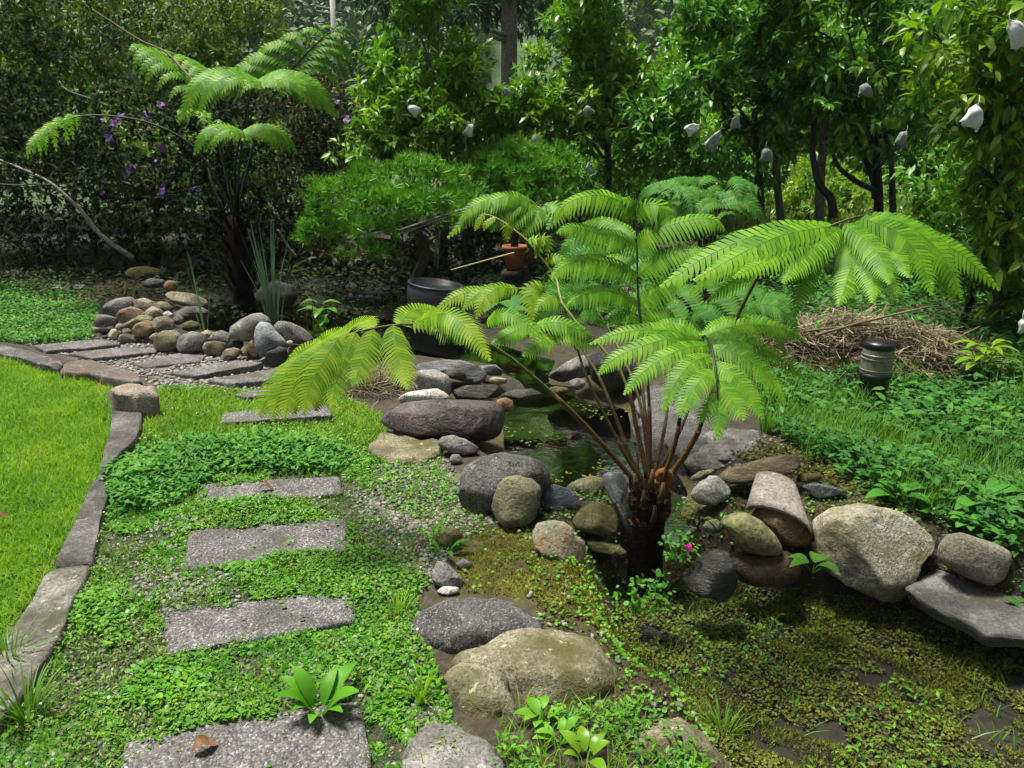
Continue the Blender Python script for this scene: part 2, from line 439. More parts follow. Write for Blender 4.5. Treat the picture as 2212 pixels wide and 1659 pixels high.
# ------------------------------------------------------------------ terrain
def poly_g(pts, z=0.0): return np.array([G(u, v, z)[:2] for u, v in pts])
def inside(poly, X, Y):
    r = np.zeros(X.shape, bool); n = len(poly)
    j = n - 1
    for i in range(n):
        xi, yi = poly[i]; xj, yj = poly[j]
        c = ((yi > Y) != (yj > Y)) & (X < (xj - xi) * (Y - yi) / (yj - yi + 1e-12) + xi)
        r ^= c; j = i
    return r
def pdist(poly, X, Y):
    d = np.full(X.shape, 1e9); n = len(poly)
    for i in range(n):
        a = poly[i]; b = poly[(i + 1) % n]; ab = b - a; L = ab @ ab + 1e-12
        t = np.clip(((X - a[0]) * ab[0] + (Y - a[1]) * ab[1]) / L, 0, 1)
        d = np.minimum(d, np.hypot(X - a[0] - t * ab[0], Y - a[1] - t * ab[1]))
    return np.where(inside(poly, X, Y), -d, d)
def sst(a, b, x):
    t = np.clip((x - a) / (b - a), 0, 1); return t * t * (3 - 2 * t)
POOL = poly_g([(1060, 880), (1110, 862), (1200, 848), (1300, 852), (1380, 880), (1395, 930), (1440, 975), (1480, 1000), (1520, 1060),
               (1500, 1130), (1440, 1160), (1380, 1110), (1300, 1060), (1200, 1075), (1130, 1040), (1060, 980)], -.09)
POND = poly_g([(380, 705), (440, 655), (560, 642), (700, 648), (850, 678), (980, 716), (1150, 748), (1240, 770), (1230, 830), (1110, 850),
               (1050, 790), (900, 770), (800, 790), (680, 770), (560, 740)], -.06)
BED = poly_g([(1320, 1300), (1400, 1262), (1500, 1270), (1600, 1280), (1800, 1310), (1960, 1335), (2100, 1400), (2300, 1440), (2700, 1560), (3100, 2100),
              (1900, 2300), (1640, 1900), (1530, 1620), (1400, 1530), (1350, 1450)], -.34)
BED_Z, POOL_Z, POND_Z = -.34, -.09, -.06
MOUND = G(1180, 1230, 0.0)[:2]
def hfun(X, Y):
    X = np.asarray(X, float); Y = np.asarray(Y, float)
    h = .018 * np.sin(1.7 * X + .6) * np.cos(1.3 * Y) + .010 * np.sin(4.3 * X + 2.1 * Y) + .006 * np.sin(9 * Y - 5 * X)
    h = h + sst(6, 30, Y) * .25 * 0
    d = pdist(POOL, X, Y); h = h * sst(0, .3, d) + (-.09) * (1 - sst(-.02, .16, d)) - .22 * (1 - sst(-.35, -.02, d))
    d = pdist(POND, X, Y); h = h + (-.06) * (1 - sst(-.02, .2, d)) - .16 * (1 - sst(-.5, -.02, d))
    d = pdist(BED, X, Y)
    k = 1 - sst(-.06, .20, d)
    bz = BED_Z + .016 * np.sin(13 * X + 4) * np.sin(11 * Y) + .012 * np.sin(31 * X + 7 * Y) * np.sin(27 * Y - 9 * X)
    h = h * (1 - k) + bz * k
    dm = np.hypot(X - MOUND[0], (Y - MOUND[1]) * 1.2)
    h = h + .05 * np.exp(-(dm / .28) ** 2) * (1 - k)
    # far hill side
    h = h + 9.0 * sst(30, 70, Y) + 60 * sst(60, 260, Y)
    return h
def H(x, y): return float(hfun(np.array([x]), np.array([y]))[0])
def GT(u, v):
    z = 0.0
    for _ in range(14):
        p = G(u, v, z); z = .5 * z + .5 * H(p[0], p[1])
    p = G(u, v, z)
    return np.array([p[0], p[1], H(p[0], p[1])])

LAWN = poly_g([(-900, 745), (0, 770), (55, 782), (130, 803), (280, 824), (240, 860), (236, 890), (240, 935), (225, 1000), (195, 1080), (120, 1225), (0, 1400), (-60, 1500), (-900, 1900)])
LAWN_FAR = poly_g([(-700, 600), (40, 600), (190, 625), (215, 660), (200, 700), (200, 735), (70, 750), (0, 742), (-700, 730)])
PATH = poly_g([(240, 890), (310, 850), (360, 838), (560, 845), (760, 860), (830, 900), (800, 960), (960, 1000), (1000, 1080), (1060, 1140), (990, 1170),
               (950, 1230), (900, 1290), (900, 1340), (950, 1480), (1040, 1700), (0, 2000), (-60, 1620), (60, 1500), (140, 1330), (200, 1200), (235, 1050), (250, 980)])
GRAVEL = poly_g([(60, 745), (240, 728), (420, 745), (560, 760), (640, 780), (640, 840), (560, 848), (340, 840), (300, 815), (160, 775)])
GRAVEL2 = poly_g([(800, 1000), (960, 985), (1010, 1060), (1070, 1130), (990, 1165), (880, 1150), (800, 1090)])
HERBS = poly_g([(230, 1010), (300, 975), (420, 955), (600, 950), (740, 960), (760, 990), (740, 1030), (500, 1040), (440, 1070), (380, 1110), (230, 1130), (225, 1060)])
RIGHT = poly_g([(1640, 790), (1780, 770), (2000, 770), (2260, 730), (2800, 760), (2900, 1400), (2260, 1290), (2180, 1200), (2010, 1130), (1870, 1080), (1760, 1010), (1690, 960), (1640, 900)])
GRAVEL3 = poly_g([(270, 1275), (300, 1240), (380, 1222), (450, 1238), (520, 1262), (430, 1302), (300, 1315)])
GRAVEL4 = poly_g([(760, 1040), (820, 1090), (1000, 1165), (950, 1230), (900, 1300), (930, 1440), (960, 1560), (880, 1560), (860, 1400), (800, 1250)])
GRAVEL5 = poly_g([(330, 1135), (400, 1125), (470, 1130), (400, 1160), (330, 1160)])
MOSS = poly_g([(1000, 1150), (1080, 1140), (1150, 1150), (1260, 1205), (1350, 1220), (1390, 1260), (1370, 1330), (1320, 1345), (1200, 1330), (1150, 1300), (1000, 1275), (985, 1220)])

xs = np.concatenate([-np.geomspace(400, 6, 26), np.arange(-5.8, 5.81, .05), np.geomspace(6, 400, 26)])
ys = np.concatenate([[-60, -20, -6, -2, 0], np.arange(.5, 10.01, .05), np.geomspace(10.4, 700, 46)])
GX, GY = np.meshgrid(xs, ys)
GZ = hfun(GX, GY)
nx, ny = len(xs), len(ys)
V = np.stack([GX.ravel(), GY.ravel(), GZ.ravel()], 1)
ii = np.arange((ny - 1) * (nx - 1)); r = ii // (nx - 1); c = ii % (nx - 1)
Fq = np.stack([r * nx + c, r * nx + c + 1, (r + 1) * nx + c + 1, (r + 1) * nx + c], 1)
gme = mesh_np('ground', V, Fq)
col = np.zeros((nx * ny, 4), np.float32); col[:] = (.040, .030, .018, 1)
fx, fy = GX.ravel(), GY.ravel()
def zone(poly, c, soft=.08):
    k = (1 - sst(-soft, soft, pdist(poly, fx, fy)))[:, None]
    col[:, :3] = col[:, :3] * (1 - k) + np.array(c) * k
zone(LAWN, (.06, .14, .012)); zone(LAWN_FAR, (.04, .11, .015)); zone(PATH, (.05, .047, .034)); zone(GRAVEL, (.12, .115, .10)); zone(GRAVEL2, (.11, .10, .075))
zone(RIGHT, (.025, .035, .015)); zone(MOSS, (.075, .07, .010)); zone(BED, (.016, .015, .008)); zone(POOL, (.075, .060, .020), .05)
CHAN = poly_g([(1310, 1240), (1380, 1200), (1450, 1210), (1500, 1260), (1480, 1310), (1440, 1400), (1430, 1520), (1380, 1500), (1350, 1420), (1340, 1340)], -.2)
zone(CHAN, (.010, .009, .005), .06)
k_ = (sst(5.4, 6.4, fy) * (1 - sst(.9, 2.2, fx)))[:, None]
col[:, :3] = col[:, :3] * (1 - k_) + np.array((.013, .011, .007)) * k_  # dark humus, colour blackened to paint in shade under the left shrubs
zone(POND, (.030, .026, .012), .05)
far = sst(12, 20, fy)[:, None]
col[:, :3] = col[:, :3] * (1 - far) + np.array((.035, .075, .02)) * far
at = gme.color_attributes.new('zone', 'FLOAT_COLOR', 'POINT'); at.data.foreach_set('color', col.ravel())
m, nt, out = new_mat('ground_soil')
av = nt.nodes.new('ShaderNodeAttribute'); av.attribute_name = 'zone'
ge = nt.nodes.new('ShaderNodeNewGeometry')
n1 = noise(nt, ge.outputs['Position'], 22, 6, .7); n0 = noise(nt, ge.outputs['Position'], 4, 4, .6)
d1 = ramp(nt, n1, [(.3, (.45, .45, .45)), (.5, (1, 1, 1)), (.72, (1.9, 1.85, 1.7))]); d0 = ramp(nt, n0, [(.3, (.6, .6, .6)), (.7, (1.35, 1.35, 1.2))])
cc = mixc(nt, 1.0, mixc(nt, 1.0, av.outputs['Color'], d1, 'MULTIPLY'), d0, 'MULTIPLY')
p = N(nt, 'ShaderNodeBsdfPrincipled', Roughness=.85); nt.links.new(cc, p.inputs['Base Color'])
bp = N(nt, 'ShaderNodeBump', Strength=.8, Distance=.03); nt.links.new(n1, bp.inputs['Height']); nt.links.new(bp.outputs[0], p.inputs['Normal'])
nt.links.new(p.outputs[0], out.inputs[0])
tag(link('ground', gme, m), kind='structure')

def water_sheet(name, poly, z, mat, grow=.05):
    c = poly.mean(0)
    pts = catmull(np.vstack([poly, poly[:1]]), 60)[:-1]
    Vw = [(c[0], c[1], z)] + [(c[0] + (p[0] - c[0]) * (1 + grow), c[1] + (p[1] - c[1]) * (1 + grow), z) for p in pts]
    Fw = np.array([(0, i + 1, (i + 1) % len(pts) + 1) for i in range(len(pts))])
    tag(link(name, mesh_np(name, np.array(Vw), Fw), mat), kind='structure')
water_sheet('pool_water', POOL, POOL_Z - .015, M['water'], .03)
water_sheet('pond_water', POND, POND_Z - .015, M['water_dk'], .03)
water_sheet('stream_water', BED, BED_Z - .018, M['water'], .0)

# ------------------------------------------------------------------ leaves in bulk
def tpl(kind):
    if kind == 'lance':    # x along, y across, z normal
        v = [(0, 0, 0), (.34, 0, -.02), (.7, 0, -.07), (1, 0, -.20), (.30, .5, .03), (.66, .42, -.03), (.30, -.5, .03), (.66, -.42, -.03)]
        f = [(0, 1, 4), (1, 5, 4), (1, 2, 5), (2, 3, 5), (0, 6, 1), (1, 6, 7), (1, 7, 2), (2, 7, 3)]
    elif kind == 'dia':
        v = [(0, 0, 0), (.5, 0, -.03), (1, 0, -.16), (.45, .5, .05), (.45, -.5, .05)]
        f = [(0, 1, 3), (1, 2, 3), (0, 4, 1), (1, 4, 2)]
    elif kind == 'flat':
        v = [(0, 0, 0), (.5, .5, .03), (1, 0, -.1), (.5, -.5, .03)]
        f = [(0, 2, 1), (0, 3, 2)]
    elif kind == 'round':
        v = [(.5, 0, -.06)] + [(.5 + .5 * math.cos(a), .5 * math.sin(a), .03 * math.cos(2 * a)) for a in np.linspace(math.pi, 3 * math.pi, 7)[:-1] + .001]
        f = [(0, i + 1, (i + 1) % 6 + 1) for i in range(6)]
    elif kind == 'blade':
        v = [(0, .5, 0), (0, -.5, 0), (.45, .42, .02), (.45, -.42, .02), (1, 0, -.14)]
        f = [(0, 1, 3), (0, 3, 2), (2, 3, 4)]
    elif kind == 'needle':
        v = [(0, .5, 0), (0, -.5, 0), (1, 0, 0)]
        f = [(0, 1, 2)]
    return np.array(v, float), np.array(f, int)
def nrm(a): return a / (np.linalg.norm(a, axis=-1, keepdims=True) + 1e-9)
def leaves(kind, Pn, D, Nn, L, W):
    tv, tf = tpl(kind)
    D = nrm(D); B = nrm(np.cross(Nn, D)); Nn = np.cross(D, B)
    n = len(Pn)
    Vv = (Pn[:, None, :] + tv[None, :, 0, None] * (L[:, None, None] * D[:, None, :])
          + tv[None, :, 1, None] * (W[:, None, None] * B[:, None, :]) + tv[None, :, 2, None] * (L[:, None, None] * Nn[:, None, :]))
    Ff = tf[None] + (np.arange(n) * len(tv))[:, None, None]
    return Vv.reshape(-1, 3), Ff.reshape(-1, 3)
def rdir(n):
    return nrm(rng.normal(size=(n, 3)))
def scatter(poly, density, avoid=(), maxy=None, fade=None, edge=0.0):
    lo, hi = poly.min(0), poly.max(0)
    n = int(density * (hi - lo).prod())
    X = rng.uniform(lo[0], hi[0], n); Y = rng.uniform(lo[1], hi[1], n)
    k = inside(poly, X, Y)
    if edge: k &= pdist(poly, X, Y) < -edge * rng.random(n)
    for a, pr in avoid:
        rag = .04 * np.clip(.4 + lumps(X, Y, 15, .9), 0, 1.2) if pr < .99 and pr > .98 else 0.0
        k &= ~((pdist(a, X, Y) < -rag) & (rng.random(n) < pr))
    X, Y = X[k], Y[k]
    # in view (with margin) only
    d = Y * CT + CAM_H * ST
    sx = X / d * FPX
    k = (np.abs(sx) < 1500) & (Y > 1.0)
    X, Y = X[k], Y[k]
    if fade is not None:
        k = rng.random(len(X)) < np.clip(fade / Y ** 2, 0, 1); X, Y = X[k], Y[k]
    return X, Y
def lumps(X, Y, s, ph=0):
    return (np.sin(X * s + ph) * np.sin(Y * s * 1.13 + 2 * ph) + np.sin(X * s * 2.3 + 1.7 * ph) * np.sin(Y * s * 2.1 - ph) * .6 + np.sin((X + Y) * s * .7 + ph)) / 2.6

# ------------------------------------------------------------------ stones
def ico(sub):
    bm = bmesh.new(); bmesh.ops.create_icosphere(bm, subdivisions=sub, radius=1)
    bm.verts.ensure_lookup_table()
    v = np.array([x.co[:] for x in bm.verts]); f = np.array([[q.index for q in x.verts] for x in bm.faces])
    bm.free(); return v, f
ICO = {s: ico(s) for s in (1, 2, 3, 4, 5)}
def stone(name, label, mat, pts, fn=ID, Y=None, z=None, depth=.8, e=2.6, rough=.05, seed=0, sub=4, group=None, sink=.06, cat='stone', facets=None):
    pts = np.array(conv(fn, pts), float)
    c = (pts.min(0) + pts.max(0)) / 2
    # polar outline
    q = np.vstack([pts, pts[:1]])
    dense = np.vstack([q[i] + (q[i + 1] - q[i]) * t for i in range(len(pts)) for t in np.linspace(0, 1, 12, endpoint=False).reshape(-1, 1)])
    dx, dy = dense[:, 0] - c[0], -(dense[:, 1] - c[1])
    th = np.arctan2(dy, dx); rr = np.hypot(dx, dy)
    o = np.argsort(th); th, rr = th[o], rr[o]
    tg = np.linspace(-math.pi, math.pi, 181)[:-1]
    rg = np.interp(tg, np.r_[th - 2 * math.pi, th, th + 2 * math.pi], np.r_[rr, rr, rr])
    ker = np.array([1, 2, 3, 2, 1]) / 9.0
    rg = np.convolve(np.r_[rg[-2:], rg, rg[:2]], ker, 'valid')
    v, f = ICO[sub]
    # sphere frame: x right, y up, z toward the viewer
    rho = np.hypot(v[:, 0], v[:, 1]); ang = np.arctan2(v[:, 1], v[:, 0])
    R = np.interp(ang, np.r_[tg, math.pi], np.r_[rg, rg[0]])
    lat = np.clip(rho, 0, 1) ** (2 / e)
    dep = np.sign(v[:, 2]) * np.abs(v[:, 2]) ** (2 / e)
    med = math.sqrt(np.mean(rg ** 2))
    r0 = ray(c[0], c[1])                   # unit camera depth
    off = (lat * R * np.cos(ang))[:, None] * RT / FPX + (lat * R * np.sin(ang))[:, None] * UP / FPX - (dep * med * depth / FPX)[:, None] * FW
    # lumps
    amp = med / FPX * rough
    nz = np.array([mnoise.fractal(Vector(p * 1.6) + Vector((seed * 3.1, seed * 1.7, 5)), .8, 2.1, 5) for p in v])
    off = off * (1 + (nz * rough * 1.3)[:, None] * np.clip(np.abs(v[:, 2]) * .8 + .25, 0, 1)[:, None])
    rs = random.Random(seed * 7 + 3)
    if facets is None: facets = 0 if rough < .045 else (3 if rough < .1 else 6)
    ext = np.abs(off).max(0) + 1e-9
    on = off / ext
    for _ in range(facets):
        nv = np.array([rs.uniform(-1, 1), -rs.uniform(.25, 1), rs.uniform(-.3, 1)]); nv /= np.linalg.norm(nv)
        q = on @ nv
        lim = np.quantile(q, .985) * rs.uniform(.74, .9)
        over = np.clip(q - lim, 0, None)
        on = on - (over * .85)[:, None] * nv
    off = on * ext
    if sub >= 4:
        n2_ = np.array([mnoise.fractal(Vector(p * 6) + Vector((seed * 1.3, 4, seed)), .7, 2.1, 3) for p in v])
        off = off * (1 + (n2_ * rough * .22)[:, None])
    rel = r0 + off                          # times t
    if Y is None:
        zq = np.quantile(rel[:, 2], sink)
        t = 1.0
        t = 3.0
        for _ in range(12):
            ctr = C0 + rel[np.argmin(rel[:, 2])] * t
            gz = H(ctr[0], ctr[1]) if z is None else z
            t = (gz - CAM_H) / zq
    else:
        t = Y / r0[1]
    W = C0 + rel * t
    return solid(name, W, f, M[mat] if isinstance(mat, str) else mat, label, cat, group)
def slabstone(name, label, mat, pts, fn=ID, ztop=.03, thick=.06, group=None, cat='stone', rough=.006, bev=.012, seed=0, n=72, dome=0.0, under=0.0):
    pts = np.array(conv(fn, pts), float)
    w = np.array([G(u, v, ztop) for u, v in pts])
    q = np.vstack([w, w[:1]])
    L = np.r_[0, np.cumsum(np.linalg.norm(np.diff(q, axis=0), axis=1))]
    s = np.linspace(0, L[-1], n, endpoint=False)
    o = np.stack([np.interp(s, L, q[:, k]) for k in range(2)], 1)
    o = (np.roll(o, 1, 0) + 2 * o + np.roll(o, -1, 0)) / 4
    c = o.mean(0)
    size = np.sqrt(np.mean(np.sum((o - c) ** 2, 1)))
    rings = [(1.0 - .25 * under, -thick), (1.0 - .08 * under, -thick * .5 - bev * .5)]
    rings += [(1 - bev / size * (1 - math.cos(t)), -bev * (1 - math.sin(t))) for t in np.linspace(0, math.pi / 2, 6)]
    rings += [(x, 0.0) for x in np.array([.86, .7, .52, .34, .16, .05]) * (1 - bev / size)]
    Vv = []
    for k, (sc, dz) in enumerate(rings):
        for p in o:
            x, y = c + (p - c) * sc
            nz = mnoise.fractal(Vector((x * 7 + seed * 5.1, y * 7, seed)), .9, 2, 5)
            nx_ = mnoise.fractal(Vector((x * 13 + seed, y * 13, dz * 18 + 3)), .9, 2, 3) * rough * 1.3
            d = (p - c) / (np.linalg.norm(p - c) + 1e-9)
            Vv.append((x + d[0] * nx_ * sc, y + d[1] * nx_ * sc, ztop + dz + (nz * rough if k >= 2 else 0) + (dome * (1 - sc ** 2) if k >= 2 else 0)))
    Ff = []
    for k in range(len(rings) - 1):
        for i in range(n):
            j = (i + 1) % n
            Ff.append((k * n + i, k * n + j, (k + 1) * n + j, (k + 1) * n + i))
    Ff.append(tuple((len(rings) - 1) * n + i for i in range(n)))
    return solid(name, Vv, Ff, M[mat], label, cat, group)

# --- stepping slabs
SLABS = [
    ([(268, 1600), (470, 1555), (772, 1512), (790, 1570), (800, 1640), (800, 1720), (240, 1780), (255, 1680)], ID, 'nearest stepping slab, cut by the bottom edge of the photo, a brown leaf on it'),
    ([(348, 1318), (365, 1310), (560, 1292), (762, 1274), (768, 1340), (600, 1372), (358, 1414)], ID, 'second nearest stepping slab of speckled grey concrete, wholly in view'),
    ([(405, 1146), (420, 1140), (600, 1126), (750, 1120), (756, 1188), (600, 1204), (396, 1232)], ID, 'third stepping slab up the path, level with the tree fern base'),
    ([(432, 1046), (600, 1034), (735, 1029), (741, 1066), (600, 1078), (420, 1092)], ID, 'fourth stepping slab half overgrown by dark herbs, a curled dead leaf on it'),
    ([(478, 892), (600, 880), (706, 872), (720, 896), (600, 905), (474, 914)], ID, 'stepping slab under the drooping tips of the left fern frond'),
    ([(1520, 895), (1740, 850), (1860, 858), (1760, 895), (1600, 912)], T01, 'narrow slab where the grass meets the gravel'),
    ([(1340, 805), (1780, 728), (1900, 745), (1800, 795), (1500, 828)], T01, 'gravel path slab closest to the fern frond'),
    ([(1100, 752), (1540, 672), (1710, 688), (1610, 712), (1270, 776)], T01, 'tilted gravel path slab below the squarish olive stone'),
    ([(855, 700), (1140, 630), (1335, 642), (1290, 682), (960, 718)], T01, 'gravel path slab below the large grey cairn stone'),
    ([(440, 626), (820, 588), (1035, 602), (1000, 622), (600, 662)], T01, 'gravel path slab in front of the tan round cairn stones'),
    ([(215, 578), (420, 556), (640, 538), (785, 566), (600, 590), (300, 612)], T01, 'farthest stepping slab, beside the grass at the left of the cairn'),
]
SLABP = []
for i, (pp, fn, lb) in enumerate(SLABS):
    slabstone('stepping_slab', lb, 'slab', pp, fn, ztop=.03 if i < 5 else .032, thick=.09, group='stepping slabs of the garden path', cat='paving slab', rough=.004, bev=.012, seed=i, n=96)
    SLABP.append(poly_g(conv(fn, pp), .035))
# --- kerb stones
slabstone('kerb_stone', 'pale chipped kerb stone nearest the camera at the lawn edge', 'kerblite', [(300, 380), (360, 332), (600, 318), (520, 480), (445, 640), (430, 740), (330, 900), (180, 1120), (-60, 1420), (-330, 1420), (-60, 1010), (40, 830)], T02, .05, .16, 'kerb stones along the lawn', 'kerb', .01, .03, 1)
slabstone('kerb_stone', 'dark grey kerb stone beside the broad herb patch', 'kerb', [(115, 1216), (150, 1150), (180, 1080), (200, 1035), (222, 1020), (236, 1060), (222, 1110), (205, 1190), (200, 1214)], ID, .05, .16, 'kerb stones along the lawn', 'kerb', .008, .03, 2)
slabstone('kerb_stone', 'straight grey kerb stone running from the square end block', 'kerb', [(740, 985), (920, 975), (922, 1080), (880, 1190), (800, 1250), (700, 1370), (640, 1420), (655, 1330), (700, 1160)], T01, .055, .16, 'kerb stones along the lawn', 'kerb', .006, .025, 3)
slabstone('kerb_stone', 'long kerb stone at the far lawn edge reaching the left border', 'kerb', [(-400, 520), (0, 568), (150, 600), (420, 682), (380, 735), (160, 672), (0, 632), (-400, 570)], T01, .06, .17, 'kerb stones along the lawn', 'kerb', .01, .03, 4)
M['kerbrust'] = rock_mat('kerb_rusty', (.12, .10, .09), (.22, .19, .17), moss=.35, mosscol=(.13, .085, .055))
slabstone('kerb_stone', 'rusty brown kerb stone between the lawn and the gravel', 'kerbrust', [(400, 690), (470, 672), (580, 668), (700, 700), (905, 768), (920, 800), (800, 802), (560, 755), (395, 748)], T01, .065, .17, 'kerb stones along the lawn', 'kerb', .012, .03, 5)
M['kerbblock'] = rock_mat('kerb_block', (.24, .20, .17), (.42, .38, .33), moss=.2, mosscol=(.26, .15, .07))
slabstone('kerb_end_block', 'square weathered block ending the kerb, dark top and pale broken sides', 'kerbblock', [(700, 850), (760, 822), (900, 815), (1005, 845), (1022, 880), (900, 892), (740, 890), (700, 870)], T01, .16, .22, None, 'stone block', .014, .03, 6)

